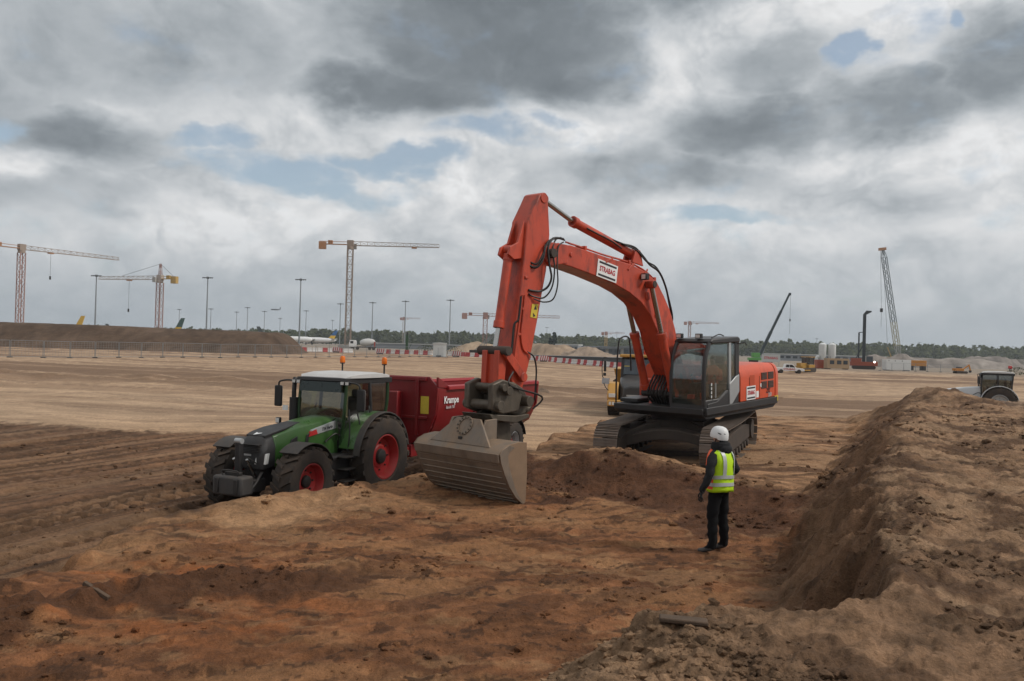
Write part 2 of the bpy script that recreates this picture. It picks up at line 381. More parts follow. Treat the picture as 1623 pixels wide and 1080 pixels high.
    if fine:
        top = top+.06*fbm(x*3.6, y*4.5, 4, 86, .62)+.07*np.abs(fbm(x*8, y*8, 3, 87))
        face = sst(0, .12, q)*(1-sst(.9, 1, q))
        along = x*.42+y*.91
        prof = prof + face*(.16*fbm(along*2.1, sb*.6, 4, 91, .6)+.07*fbm(along*7, sb*1.2, 3, 92))
        # slumped hollows in the face
        for (a0, s0, wa, ws, dp) in ((10.1, -.35, .13, .26, .38), (8.75, -.5, .07, .30, .38), (8.3, -.22, .15, .24, .5)):
            prof = prof - dp*np.exp(-((along-a0+.12*fbm(x*4, y*4, 3, 93))/wa)**4-((sb-s0)/ws)**4)*face
    top = top-.14*sst(20, 36, y)*sst(.8, 4, sb)
    endp = 1-sst(36, 41, y)
    top = zf+(top-zf)*endp
    z = z*(1-np.clip(prof, 0, 1.3))+top*np.clip(prof, 0, 1.3)
    return z
def gz(x, y): return float(terrain(np.array([x]), np.array([y]))[0])

def ground_color(x, y, z):
    wx, wy = x+.8*fbm(x*.8, y*.8, 4, 103), y+.8*fbm(x*.8, y*.8, 4, 111)
    sl, sb, ss = sdist(wx, wy, LEDGE), sdist(x, y, BANK), -sdist(wx, wy, SLOPE)
    def C(r, g, b): return np.array([r, g, b])[None, :]
    def mixc(c, col, w): return c*(1-w[:, None])+col*w[:, None]
    D = np.hypot(x, y)
    n1 = fbm(x*.35, y*.9, 5, 121, .6); n2 = fbm(x*1.3, y*3.2, 5, 122, .62); n3 = fbm(x*3, y*3, 4, 123, .6)
    dy = y+.15*x+2.4*fbm(x*.12, y*.12, 3, 130)
    # far field: dry sand with darker worked strips and wheel tracks
    st = fbm(x*.010, dy*.16, 5, 131, .62); s2 = fbm(x*.03, dy*.9, 4, 132, .6)
    col = np.repeat(C(.43, .295, .19), len(x), 0)*(1+.35*fbm(x*.4, dy*.9, 4, 133, .6)[:, None])
    col = mixc(col, C(.19, .118, .074), sst(-.02, .14, st)*sst(50, 58, dy)*.85)
    col = mixc(col, C(.24, .15, .092), sst(.05, .2, s2)*.45*sst(36, 44, dy))
    col = mixc(col, C(.20, .125, .078), np.exp(-((dy-68)/6)**4)*.8)
    col = mixc(col, C(.19, .12, .078), sst(.17, .22, fbm(x*.018, dy*1.3, 4, 134, .55))*.4*(1-sst(120, 170, D)))
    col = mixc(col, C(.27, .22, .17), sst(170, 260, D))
    # haul lane: damp brown, churned, streaked along the wheel tracks
    c_, a_ = x*.93-y*.36, x*.36+y*.93
    ln = 1-sst(30.2, 31.6, dy+.8*n3); dep = rut_field(x, y)[1]
    lc = C(.130, .074, .044)*(1+.6*fbm(c_*2.2, a_*.16, 4, 141, .6)[:, None]+.5*fbm(x*2.5, y*2.5, 4, 142, .65)[:, None])
    lc = mixc(lc, C(.24, .148, .09), sst(.06, .26, fbm(c_*1.1, a_*.07, 4, 143, .6))*.5)
    lc = mixc(lc, C(.07, .042, .026), sst(.13, .2, fbm(c_*4.5, a_*.10, 3, 145, .55))*.7)
    lc = mixc(lc, C(.30, .195, .125), sst(.17, .24, fbm(c_*3.5+9, a_*.10, 3, 146, .55))*.3)
    lc = mixc(lc, C(.062, .038, .024), np.clip(dep, 0, 1)*.85)
    col = mixc(col, lc, ln)
    # platform behind the pit
    inn = sst(-.35, .15, sl)
    pl = C(.27, .162, .094)*(1+.8*n2[:, None]+.4*n3[:, None])
    pl = mixc(pl, C(.115, .064, .038), sst(.0, .16, fbm(x*.4, y*1.2, 5, 140, .62))*.8)
    pl = mixc(pl, C(.36, .235, .145), sst(.12, .25, fbm(x*.35+7, y*1.3, 5, 144, .62))*.7)
    col = mixc(col, pl, inn*(1-sst(36, 46, dy)))
    # dark fresh soil on the cut face, with a tongue spilled over the floor
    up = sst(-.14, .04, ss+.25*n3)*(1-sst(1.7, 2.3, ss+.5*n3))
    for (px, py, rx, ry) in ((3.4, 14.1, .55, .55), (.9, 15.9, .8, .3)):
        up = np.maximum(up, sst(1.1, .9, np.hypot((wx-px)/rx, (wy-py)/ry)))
    # pit floor: brown to orange, smeared
    pf = inn
    pc = C(.190, .090, .045)*(1+.6*n2[:, None]+.35*n3[:, None])
    pc = mixc(pc, C(.30, .165, .085), sst(-.02, .17, fbm(x*.55, y*1.5, 6, 150, .64)+.16*sst(8.5, 12, y)-.07)*.6)
    pc = mixc(pc, C(.088, .044, .026), sst(.06, .2, fbm((x*.74+y*.67)*.5, (y*.74-x*.67)*2.2, 6, 151, .64))*.5)
    pc = mixc(pc, C(.36, .225, .125), sst(.24, .34, fbm(x*.9, y*2.2, 5, 152, .6))*.35)
    pc = mixc(pc, C(.05, .028, .018), sst(.30, .36, fbm(x*4, y*6, 4, 153, .6))*.7)
    pfm = pf*(1-sst(-.3, .1, ss))
    col = mixc(col, pc, pfm)
    # pale dry crust along the edge of the ledge
    e = np.exp(-((sl-.9)/1.1)**2)*(y < 21)*sst(11.0, 14, y+.6*n1)
    col = mixc(col, C(.33, .205, .118)*(1+.6*n3[:, None]), np.clip(e*(.75+1.3*n1), 0, .9)*pfm)
    # iron-stained orange sand
    for (px, py, rx, ry) in ((-3.4, 8.4, 1.1, .6), (-4.4, 10.5, .8, .4), (-3.5, 10.8, .7, .35), (-2.5, 9.3, .5, .4), (-4.7, 9.5, .5, .3)):
        w = np.exp(-((wx-px)/rx)**2-((wy-py)/ry)**2); col = mixc(col, C(.29, .108, .040), np.clip(w*(.7+1.6*n3+.8*n2), 0, .75)*pfm)
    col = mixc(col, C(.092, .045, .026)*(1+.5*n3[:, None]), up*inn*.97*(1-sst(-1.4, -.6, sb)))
    rd = sdist(wx, wy, [(-5.6, 7.0), (-4.6, 8.6), (-3.7, 9.7), (-2.6, 10.2), (-1.3, 10.9)])
    col = mixc(col, C(.085, .042, .024), sst(.5, .3, np.abs(rd)+.2*n3)*.92*pfm*sst(-.8, -2.2, x))
    # bank: sandy loam, crusted
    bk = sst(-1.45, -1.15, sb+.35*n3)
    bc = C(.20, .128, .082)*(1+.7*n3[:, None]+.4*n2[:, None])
    bc = mixc(bc, C(.31, .205, .132), sst(.05, .24, fbm(x*.6, y*.6, 6, 160, .62))*.75)
    bc = mixc(bc, C(.088, .052, .033), sst(.04, .18, fbm(x*1.2, y*1.2, 6, 161, .62))*.8)
    bc = mixc(bc, C(.36, .25, .165), sst(.2, .3, fbm(x*1.1, y*1.1, 5, 162, .6))*.5)
    bc = mixc(bc, C(.33, .225, .145)*(1+.5*n3[:, None]), np.exp(-(((x-.3)/1.0)**2+((y-4.7)/.9)**2))*.75)
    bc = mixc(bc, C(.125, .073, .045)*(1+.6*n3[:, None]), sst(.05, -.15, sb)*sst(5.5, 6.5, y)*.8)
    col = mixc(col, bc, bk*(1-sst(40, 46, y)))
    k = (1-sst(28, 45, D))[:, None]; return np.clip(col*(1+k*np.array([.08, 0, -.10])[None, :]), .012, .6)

def ground_material():
    m = bpy.data.materials.new('soil'); m.use_nodes = True; T = NT(m.node_tree)
    out = T.new('ShaderNodeOutputMaterial'); b = T.new('ShaderNodeBsdfPrincipled'); T.link(b.outputs[0], out.inputs[0])
    at_ = T.new('ShaderNodeAttribute', attribute_name='soil_colour'); tc = T.new('ShaderNodeTexCoord'); co = tc.outputs['Object']
    n1 = T.noise(co, 9, 8, .68); n2 = T.noise(co, 55, 6, .7); n3 = T.noise(T.vmath('MULTIPLY', co, (.35, 1, 1)), 2.2, 8, .65)
    k = T.math('ADD', 1, T.math('MULTIPLY', T.math('SUBTRACT', n1, .5), 1.3))
    k = T.math('MULTIPLY', k, T.math('ADD', 1, T.math('MULTIPLY', T.math('SUBTRACT', n2, .5), 1.3)))
    k = T.math('MULTIPLY', k, T.math('ADD', 1, T.math('MULTIPLY', T.math('SUBTRACT', n3, .5), .8)))
    v = T.new('ShaderNodeVectorMath', operation='SCALE'); T.link(at_.outputs['Color'], v.inputs[0]); T.link(k, v.inputs[3])
    T.link(v.outputs[0], b.inputs['Base Color']); b.inputs['Roughness'].default_value = .93; b.inputs['Specular IOR Level'].default_value = .18
    h = T.math('ADD', T.math('MULTIPLY', n1, 1.0), T.math('MULTIPLY', n2, .35))
    vo = T.new('ShaderNodeTexVoronoi'); vo.inputs['Scale'].default_value = 16; T.link(co, vo.inputs['Vector'])
    h = T.math('ADD', h, T.math('MULTIPLY', T.mapr(vo.outputs['Distance'], 0, .35, .5, 0), .5))
    bp = T.new('ShaderNodeBump'); bp.inputs['Strength'].default_value = .9; bp.inputs['Distance'].default_value = .07
    T.link(h, bp.inputs['Height']); T.link(bp.outputs[0], b.inputs['Normal'])
    return m
SOIL = ground_material()
def grid_mesh(name, X, Y, Z, wrap=False):
    r, c = X.shape; me = bpy.data.meshes.new(name); n = r*c
    me.vertices.add(n); me.vertices.foreach_set('co', np.stack([X, Y, Z], -1).reshape(-1).astype(np.float32))
    i = np.arange(n).reshape(r, c); j = np.roll(i, -1, 1) if wrap else None
    if wrap: q = np.stack([i[:-1], j[:-1], j[1:], i[1:]], -1).reshape(-1, 4)
    else: q = np.stack([i[:-1, :-1], i[:-1, 1:], i[1:, 1:], i[1:, :-1]], -1).reshape(-1, 4)
    k = len(q); me.loops.add(4*k); me.loops.foreach_set('vertex_index', q.reshape(-1).astype(np.int32))
    me.polygons.add(k); me.polygons.foreach_set('loop_start', (np.arange(k)*4).astype(np.int32))
    me.polygons.foreach_set('use_smooth', np.ones(k, bool)); me.update(calc_edges=True); return me
def set_color(me, col):
    a = me.color_attributes.new('soil_colour', 'FLOAT_COLOR', 'POINT')
    a.data.foreach_set('color', np.concatenate([col, np.ones((len(col), 1))], 1).astype(np.float32).reshape(-1))
def make_ground():
    # one sheet in rings about the photographer's foot point: fine where it is near, coarse towards the horizon
    th = np.concatenate([np.arange(-37.5, 37.5, .088), np.linspace(37.5, 322.5, 70)[:-1]])*math.pi/180
    d = [.6, 1.2, 1.9, 2.6, 3.2]
    while d[-1] < 9000:
        r = d[-1]; d.append(r*(1+(.0062 if r < 9 else .0042 if r < 34 else .009 if r < 150 else .03 if r < 700 else .12)))
    d = np.array(d); X = d[:, None]*np.sin(th)[None, :]; Y = d[:, None]*np.cos(th)[None, :]
    Z = terrain(X.ravel(), Y.ravel()).reshape(X.shape)
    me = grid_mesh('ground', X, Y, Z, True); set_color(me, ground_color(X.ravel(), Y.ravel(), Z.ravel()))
    # close the hub under the photographer
    bm = bmesh.new(); bm.from_mesh(me); bm.verts.ensure_lookup_table(); n = len(th); bm.faces.new([bm.verts[i] for i in range(n)]); bm.to_mesh(me); bm.free()
    print('ground tris', len(me.polygons)*2); tag(link('ground', me, SOIL), kind='structure')
make_ground()
def clods():
    """loose crumbs and clods lying on the soil"""
    n = 52000
    D = 4.0+24*rng.random(n)**1.7; az = (rng.random(n)-.5)*1.35; x, y = D*np.tan(az), D
    sb, ss, sl = sdist(x, y, BANK), -sdist(x, y, SLOPE), sdist(x, y, LEDGE); rd = np.abs(sdist(x, y, [(-5.6, 7.0), (-4.6, 8.6), (-3.7, 9.7), (-2.6, 10.2), (-1.3, 10.9)]))
    dens = np.where(sb > -1.5, .8, np.where((ss > -.4) & (ss < 2.4) | (rd < .6), .8, np.where(sl < .3, .35, .22)))
    keep = (rng.random(n) < dens) & (fbm(x*.9, y*.9, 4, 200) > .28*rng.random(n)-.08); x, y, D, sb = x[keep], y[keep], D[keep], sb[keep]; n = len(x)
    z = terrain(x, y); col = ground_color(x, y, z)*(.6+.6*rng.random(n))[:, None]
    ico = bmesh.new(); bmesh.ops.create_icosphere(ico, subdivisions=1, radius=1); bv = np.array([v.co[:] for v in ico.verts]); bf = np.array([[v.index for v in f.verts] for f in ico.faces]); ico.free()
    s = (.006+.034*rng.random(n)**5)*np.where(D < 8, .85, np.where(D < 14, 1.1, 1.8)); m = len(bv)
    p = bv[None]*(1+.6*(rng.random((n, m, 1))-.5))*np.stack([s*(.7+.9*rng.random(n)), s*(.7+.9*rng.random(n)), s*.75], -1)[:, None, :]
    a = rng.random(n)*6.28; ca, sa = np.cos(a)[:, None], np.sin(a)[:, None]
    V = [(np.stack([p[..., 0]*ca-p[..., 1]*sa, p[..., 0]*sa+p[..., 1]*ca, p[..., 2]], -1)+np.stack([x, y, z+s*.25], -1)[:, None, :]).reshape(-1, 3)]
    F = [(bf[None]+(np.arange(n)*m)[:, None, None]).reshape(-1, 3)]; CC = [np.repeat(col, m, 0)]; print('clods', n)
    V, F = np.concatenate(V), np.concatenate(F)
    me = bpy.data.meshes.new('soil_clods'); me.from_pydata(V.tolist(), [], F.tolist()); set_color(me, np.concatenate(CC)); me.update()
    tag(link('soil_clods', me, SOIL), 'loose brown crumbs and clods of soil scattered over the ground', 'soil', kind='stuff')
clods()
# ================================================================ shared materials
ORANGE = mat('excavator_paint', (.49, .058, .024), .38, 0, .30, 2.2, dust=.12, grime=.8, spec=.5, dustcol=(.24, .13, .08))
ORANGE2 = mat('excavator_cover_paint', (.64, .085, .026), .34, 0, .12, 2.0, dust=.08, grime=.25, spec=.5)
DARKM = mat('dark_steel', (.030, .030, .031), .55, .3, .3, 5, dust=.16)
BLACK = mat('black_plastic', (.018, .018, .019), .5, 0, .2, 5, dust=.06)
CABP = mat('cab_paint', (.030, .031, .033), .38, 0, .2, 4, dust=.12)
SILVER = mat('silver_trim', (.42, .43, .43), .4, .4, .1, 4, dust=.1)
CHROME = mat('piston_rod', (.46, .45, .43), .22, 1., .1, 8, dust=.08)
TRACKM = mat('track_steel', (.20, .165, .140), .42, .5, .4, 9, dust=.48, dustcol=(.19, .13, .088))
FRAMEM = mat('muddy_frame', (.05, .043, .038), .75, .1, .35, 6, dust=.42, dustcol=(.15, .10, .07))
BUCKETM = mat('worn_bucket_steel', (.17, .148, .125), .42, .3, .35, 3, dust=.75, grime=.5, dustcol=(.30, .20, .125))
BUCKETD = mat('greasy_coupler_steel', (.090, .078, .062), .42, .35, .5, 6, dust=.34, grime=.6, dustcol=(.18, .125, .08))
HOSE = mat('rubber_hose', (.014, .014, .014), .5, 0, .2, 8, dust=.08)
WHITE = mat('white_paint', (.74, .74, .73), .45, 0, .07, 3, dust=.10)
SIGNW = mat('sign_white', (.78, .78, .77), .5, 0, .04, 6, dust=.04)
SIGNR = mat('sign_red', (.42, .03, .04), .5, 0, .05, 6)
SIGNK = mat('sign_black', (.02, .02, .025), .5, 0, .05, 6)
YELLOW = mat('sticker_yellow', (.62, .47, .05), .5, 0, .12, 9, dust=.1)
GLASS = glass('cab_glass', (.78, .85, .84), .09)
GLASSL = glass('tractor_glass', (.62, .68, .62), .10)
LAMP = mat('lamp_lens', (.75, .76, .74), .15, .2, .1, 12)
AMBER = mat('amber_lens', (.75, .17, .015), .25, 0, .1, 12)
RUBBER = mat('tyre_rubber', (.022, .021, .020), .8, 0, .35, 5, dust=.48, dustcol=(.16, .105, .068))
REDRIM = mat('red_rim_paint', (.36, .014, .018), .4, 0, .2, 4, dust=.30)

def wheel(parent, c, r, w, rr, rimm, nl=18, lug=.045, lugw=.07, side=1, dish=.12, tyrem=None, hubm=None):
    """wheel > tyre, hub : rim disc facing +y (side=1) or -y"""
    x, y, z = c; t = MB()
    s = lambda q: y+q
    prof = [(rr, -w*.40), (rr*1.10, -w*.47), (r*.86, -w*.5), (r*.955, -w*.44), (r*.985, -w*.25), (r, 0), (r*.985, w*.25), (r*.955, w*.44), (r*.86, w*.5), (rr*1.10, w*.47), (rr, w*.40)]
    rim = MB(); f = side
    rp = [(rr*1.035, -w*.42), (rr*1.035, w*.42), (rr*.98, w*.43), (rr*.90, w*.30), (rr*.86, w*.12), (rr*.55, w*(.06+dish)), (rr*.48, w*(.10+dish)), (rr*.02, w*(.10+dish)), (rr*.02, -w*.1), (rr*.86, -w*.1), (rr*.9, -w*.42)]
    rim.lathe([(a, b*f) for a, b in rp], c, (0, 1, 0), 36)
    wo = rim.build('wheel', rimm, parent)
    n = 44; ring = []
    t.lathe(prof, c, (0, 1, 0), n, False)
    for k in range(nl):
        for sd in (-1, 1):
            a0 = 2*math.pi*(k+(.5 if sd > 0 else 0))/nl; P = []
            for (yy, da, rad) in ((.01*sd, 0, r), (w*.46*sd, .55*2.6/nl*2.4, r*.972)):
                for dr in (-.02, lug):
                    for dt in (-lugw/2, lugw/2):
                        aa = a0-da+dt/r*(1.35 if abs(yy) > .1 else 1); q = rad+dr*(1 if dr < 0 else 1-.05)
                        P.append((x+q*math.sin(aa), y+yy, z+q*math.cos(aa)))
            # shoulder end folds down the side wall
            t.add(P, [(0, 1, 3, 2), (4, 6, 7, 5), (0, 4, 5, 1), (2, 3, 7, 6), (1, 5, 7, 3), (0, 2, 6, 4)])
    t.build('tyre', tyrem or RUBBER, wo)
    h = MB().lathe([(rr*.36, w*(.09+dish)*f), (rr*.32, w*(.20+dish)*f), (rr*.24, w*(.23+dish)*f), (rr*.02, w*(.24+dish)*f)], c, (0, 1, 0), 20)
    for k in range(8):
        a = 2*math.pi*k/8; b = (x+rr*.62*math.sin(a), y+f*w*(.07+dish), z+rr*.62*math.cos(a))
        h.cyl(b, (b[0], b[1]+f*.03, b[2]), .022, None, 6)
    h.build('hub', hubm or DARKM, wo)
    return wo
def logo_sign(parent, o, xd, yd, w, h, txt, nm='company_sign'):
    """white plate with two black bars and red lettering"""
    xd, yd = Vector(xd).normalized(), Vector(yd).normalized(); zd = xd.cross(yd); M = Matrix((xd, yd, zd)).transposed(); o = Vector(o)
    p = MB().box(o, (w, h, .008), M).build(nm, SIGNW, parent)
    MB().box(o+zd*.0055+yd*h*.36, (w*.86, h*.11, .006), M).build('black_bar', SIGNK, p); MB().box(o+zd*.0055-yd*h*.36, (w*.86, h*.11, .006), M).build('black_bar', SIGNK, p)
    text('lettering', txt, h*.42, SIGNR, p, o+zd*.0065, xd, yd, squeeze=w*.86/(h*.42*len(txt)*.68))
    return p

# ================================================================ big orange excavator
EXA = math.atan2(-.735, -.677)
EX = thing('excavator', 'large orange crawler excavator with a wide bucket, working above the pit', 'excavator', (4.58, 22.1, .25), EXA, ry=R(2.9))
EXM = mw(EX); EXI = EXM.inverted()
def exl(px, py, off):
    o = EXI @ CAM; d = (EXI.to_3x3() @ ray(px, py)); t = (off-o.y)/d.y; p = o+d*t; return (p.x, p.z)
def build_excavator():
    TR = Matrix.Rotation(R(18), 4, 'Z')
    def tp(p): return TR @ Vector(p)
    # ---- undercarriage
    hl, rs, zc = 2.02, .46, .50
    def path(s):
        L = 2*hl; C = math.pi*rs; s = s % (2*L+2*C)
        if s < L: return Vector((-hl+s, 0, zc+rs-.04*math.sin(math.pi*s/L))), 0
        s -= L
        if s < C: a = s/rs; return Vector((hl+rs*math.sin(a), 0, zc+rs*math.cos(a))), -a
        s -= C
        if s < L: return Vector((hl-s, 0, zc-rs)), -math.pi
        s -= L; a = s/rs; return Vector((-hl-rs*math.sin(a), 0, zc-rs*math.cos(a))), -math.pi-a
    N = 48; per = 4*hl+2*math.pi*rs
    sh = MB(); pitch = per/N
    sh.bb(-pitch*.47, pitch*.47, -.30, .30, 0, .022)
    for gx in (-.075, 0., .072): sh.bb(gx-.009, gx+.009, -.298, .298, .022, .052)
    shoe = sh.mesh('track_shoe'); shoe.materials.append(TRACKM)
    for sy in (1, -1):
        fr = MB(); prof = [(-1.75, .30), (1.75, .30), (1.95, .42), (1.75, .62), (.9, .74), (-.9, .74), (-1.75, .66), (-1.95, .5)]
        fr.prism(prof, sy*1.30-.19, sy*1.30+.19)
        for k in range(8): fr.cyl((-1.5+k*.43, sy*1.3-.2, .19), (-1.5+k*.43, sy*1.3+.2, .19), .10, None, 12)
        for k in (-.75, .75): fr.cyl((k, sy*1.3-.12, .80), (k, sy*1.3+.12, .80), .07, None, 10)
        fr.cyl((hl, sy*1.3-.10, zc), (hl, sy*1.3+.10, zc), .40, None, 24); fr.cyl((hl, sy*1.3-.2, zc), (hl, sy*1.3+.2, zc), .16, None, 16)
        fr.cyl((-hl, sy*1.3-.08, zc), (-hl, sy*1.3+.08, zc), .42, None, 22); fr.cyl((-hl, sy*1.3-.24, zc), (-hl, sy*1.3+.24, zc), .27, None, 18)
        fr.v = [tuple(tp(p)) for p in fr.v]; fo = fr.build('track', FRAMEM, EX, .012)
        for k in range(N):
            p, a = path((k+.5)*pitch); o = bpy.data.objects.new('track_shoe', shoe); COL.objects.link(o); o.parent = fo
            o.matrix_local = TR @ Matrix.Translation((p.x, sy*1.3, p.z)) @ Matrix.Rotation(-a, 4, 'Y')
    ub = MB(); ub.bb(-.75, .75, -.75, .75, .48, .98)
    for sx in (-1, 1):
        for sy in (-1, 1):
            ub.loft([[(sx*.35, sy*.5, .98), (sx*.75, sy*.35, .98), (sx*.75, sy*.35, .5), (sx*.35, sy*.5, .5)], [(sx*.85, sy*1.18, .72), (sx*1.3, sy*1.14, .72), (sx*1.3, sy*1.14, .40), (sx*.85, sy*1.18, .40)]])
    # arched front cross member
    arch = []
    for k in range(13):
        yy = -1.12+2.24*k/12; h = .62+.22*math.cos(yy/1.12*math.pi/2); arch.append([(1.0, yy, h), (1.32, yy, h-.03), (1.32, yy, h-.28), (1.0, yy, h-.26)])
    ub.loft(arch); ub.v = [tuple(tp(p)) for p in ub.v]; ub.build('undercarriage_frame', FRAMEM, EX, .015)
    MB().lathe([(.72, .96), (.80, .98), (.80, 1.08), (.74, 1.1), (.74, 1.2)], n=40).build('slewing_ring', DARKM, EX)
    # ---- upper structure
    d = MB(); d.prism([(-2.75, 1.28), (-2.45, 1.14), (1.2, 1.14), (1.38, 1.26), (1.38, 1.40), (-2.75, 1.40)], -1.20, 1.42); d.build('deck', CABP, EX, .012)
    for sy in (1, -1):
        g = MB(); g.prism([(sy*1.40, 1.22), (sy*1.50, 1.25), (sy*1.50, 1.43), (sy*1.40, 1.44)] if sy > 0 else [(-1.18, 1.22), (-1.26, 1.25), (-1.26, 1.38), (-1.18, 1.39)], -2.55, 1.30 if sy > 0 else 1.2, 'x'); g.build('side_rail', CABP, EX, .015)
    # engine cover: rounded shoulders, lofted front to back
    def sect(x, h, w, rr=.22, z0=1.45):
        P = [(x, -w, z0), (x, -w, h-rr*1.4)]
        for k in range(1, 6): a = k/6*math.pi/2; P.append((x, -w+rr*(1-math.cos(a)), h-rr*1.4+rr*1.4*math.sin(a)))
        P += [(x, -w+rr, h), (x, w-rr, h)]
        for k in range(1, 6): a = k/6*math.pi/2; P.append((x, w-rr+rr*math.sin(a), h-rr*1.4+rr*1.4*math.cos(a)))
        P += [(x, w, h-rr*1.4), (x, w, z0)]; return P
    MB().loft([sect(-.46, 2.36, 1.47), sect(-1.2, 2.38, 1.47), sect(-2.1, 2.38, 1.47), sect(-2.44, 2.36, 1.47)]).build('engine_cover', ORANGE2, EX, .0)
    cw = MB(); rings = []
    for k in range(9):
        a = k/8*math.pi/2; xx = -2.46-.62*math.sin(a); ww = 1.485-.55*(1-math.cos(a)); rings.append(sect(xx, 2.36-.14*(1-math.cos(a)), ww, .22, 1.30+.10*math.sin(a)))
    cw.loft(rings); cwo = cw.build('counterweight', ORANGE2, EX)
    MB().loft([[(-2.40, 1.490, 1.29), (-2.40, 1.497, 1.46), (-2.66, 1.470, 1.46), (-2.66, 1.462, 1.31)], [(-2.40, 1.36, 1.29), (-2.40, 1.36, 1.46), (-2.66, 1.36, 1.46), (-2.66, 1.36, 1.31)]]).build('yellow_marker', YELLOW, cwo)
    # panel joints, grilles and stickers on the left flank
    gv = mat('grille', (.15, .085, .07), .7, .2, .3, 30, dust=.25)
    for (gx, gz_) in ((-1.78, 2.04), (-2.18, 2.04), (-1.78, 1.80), (-2.18, 1.80)):
        p = MB().box((gx, 1.474, gz_), (.31, .02, .19)).build('grille', gv, EX)
        for q in range(5): MB().box((gx, 1.488, gz_-.075+q*.037), (.30, .012, .012)).build('slat', DARKM, p)
    for gx in (-.95, -1.52): MB().bb(gx-.006, gx+.006, 1.468, 1.476, 1.46, 2.05).build('panel_joint', BLACK, EX)
    MB().bb(-1.24, -.98, 1.466, 1.474, 1.82, 2.10).build('access_panel', mat('darker_panel', (.47, .065, .022), .45, 0, .1, 3, dust=.15), EX, .004)
    logo_sign(EX, (-1.02, 1.482, 1.64), (-1, 0, 0), (0, 0, 1), .50, .36, 'STRABAG')
    MB().bb(-1.47, -1.33, 1.470, 1.478, 1.49, 1.66).build('notice', SIGNW, EX); MB().cyl((-1.62, 1.468, 1.80), (-1.62, 1.478, 1.80), .055).build('round_notice', SIGNW, EX)
    text('model_lettering', 'ZX', .17, SIGNK, EX, (-2.02, 1.478, 1.625), (-1, 0, 0), (0, 0, 1), .9, .15); text('model_lettering', '350', .15, mat('faded_white', (.5, .42, .40), .6), EX, (-2.12, 1.478, 1.51), (-1, 0, 0), (0, 0, 1), .9, .15)
    # exhaust and handrail on the roof, right-hand tank and step box
    MB().cyl((-1.9, -.6, 2.3), (-1.9, -.6, 2.75), .07).build('exhaust', BLACK, EX)
    rb = MB(); rb.bb(.05, 1.15, -1.16, -.62, 1.42, 1.52); rb.build('step_plate', CABP, EX, .02)
    rt = MB(); rt.bb(-.46, -.10, -1.40, -.5, 1.42, 1.95); rt.build('fuel_tank', ORANGE, EX, .04)
    hr = MB(); hr.tube([(1.25, -1.22, 1.25), (1.22, -1.22, 2.1), (1.12, -1.22, 2.95), (.98, -1.22, 3.10), (.72, -1.22, 3.12), (.60, -1.22, 2.95), (.55, -1.22, 2.2)], .022); hr.build('handrail', BLACK, EX)
    # mirror by the rail
    # ---- cab (operator's left)
    y0, y1 = .46, 1.46
    def pillar(nm, pts, r=.05): MB().tube(pts, r, 8, 4).build(nm, CABP, EX)
    fx = lambda z: 1.30-.16*max(0, (z-2.0))**1.6*.9
    def sidew(z): return fx(z)
    b = MB(); b.prism([(-.40, 1.20), (1.24, 1.20), (1.33, 1.35), (1.31, 1.62), (.6, 1.62), (.25, 1.80), (-.40, 1.80)], y0, y1); b.build('cab_base', CABP, EX, .03)
    MB().prism([(-.42, 2.98), (1.02, 2.98), (1.08, 3.03), (.98, 3.10), (-.34, 3.13), (-.44, 3.08)], y0-.02, y1+.02).build('cab_roof', CABP, EX, .03)
    for yy in (y0+.05, y1-.05):
        P = [(1.30, 1.5), (1.30, 2.1), (1.24, 2.6), (1.10, 2.9), (1.0, 3.03)]
        pillar('front_pillar', [(a, yy, z) for a, z in P], .055)
        MB().bb(-.43, -.22, yy-.045, yy+.045, 1.75, 3.02).build('rear_pillar', CABP, EX, .02)
    MB().bb(.02, .13, y1-.055, y1+.006, 1.8, 3.0).build('door_pillar', SILVER, EX, .015)
    dp = MB(); dp.prism([(.13, 1.42), (.13, 1.95), (-.20, 2.12), (-.38, 2.16), (-.38, 1.72), (-.02, 1.44)], y1-.01, y1+.025); dp.build('door_trim', SILVER, EX, .012)
    dl = MB(); dl.prism([(.16, 1.36), (1.22, 1.36), (1.22, 1.52), (.75, 1.55), (.18, 1.78)], y1-.02, y1+.018); dl.build('door_lower_panel', CABP, EX, .012)
    hp = MB(); hp.tube([(.9, y1+.05, 2.02), (.9, y1+.05, 1.66)], .018); hp.build('grab_handle', SILVER, EX)
    # glass
    fg = MB(); P = [(1.335, 1.50), (1.335, 2.1), (1.275, 2.6), (1.14, 2.88), (1.05, 3.0)]
    fg.loft([[(a, y0+.06, z), (a, y1-.06, z), (a-.012, y1-.06, z), (a-.012, y0+.06, z)] for a, z in P]); fg.build('windscreen', GLASS, EX)
    sg = MB(); sg.prism([(.14, 1.80), (.7, 1.58), (1.24, 1.56), (1.24, 2.1), (1.18, 2.6), (1.02, 2.95), (.14, 2.95)], y1-.03, y1-.02); sg.build('door_window', GLASS, EX)
    sg = MB(); sg.prism([(-.22, 1.82), (.02, 1.82), (.02, 2.95), (-.22, 2.95)], y1-.03, y1-.02); sg.build('rear_side_window', GLASS, EX)
    sg = MB(); sg.prism([(-.25, 1.6), (1.24, 1.6), (1.24, 2.1), (1.18, 2.6), (1.02, 2.95), (-.25, 2.95)], y0+.02, y0+.03); sg.build('inner_window', GLASS, EX)
    MB().bb(-.40, -.39, y0+.1, y1-.1, 1.85, 2.95).build('rear_window', GLASS, EX)
    # seat and console
    st = MB(); st.bb(-.15, .40, .76, 1.20, 1.62, 1.76); st.box((-.2, .98, 2.08), (.14, .46, .7), Matrix.Rotation(R(-8), 3, 'Y')); st.box((-.27, .98, 2.52), (.09, .28, .2)); st.build('seat', BLACK, EX, .04)
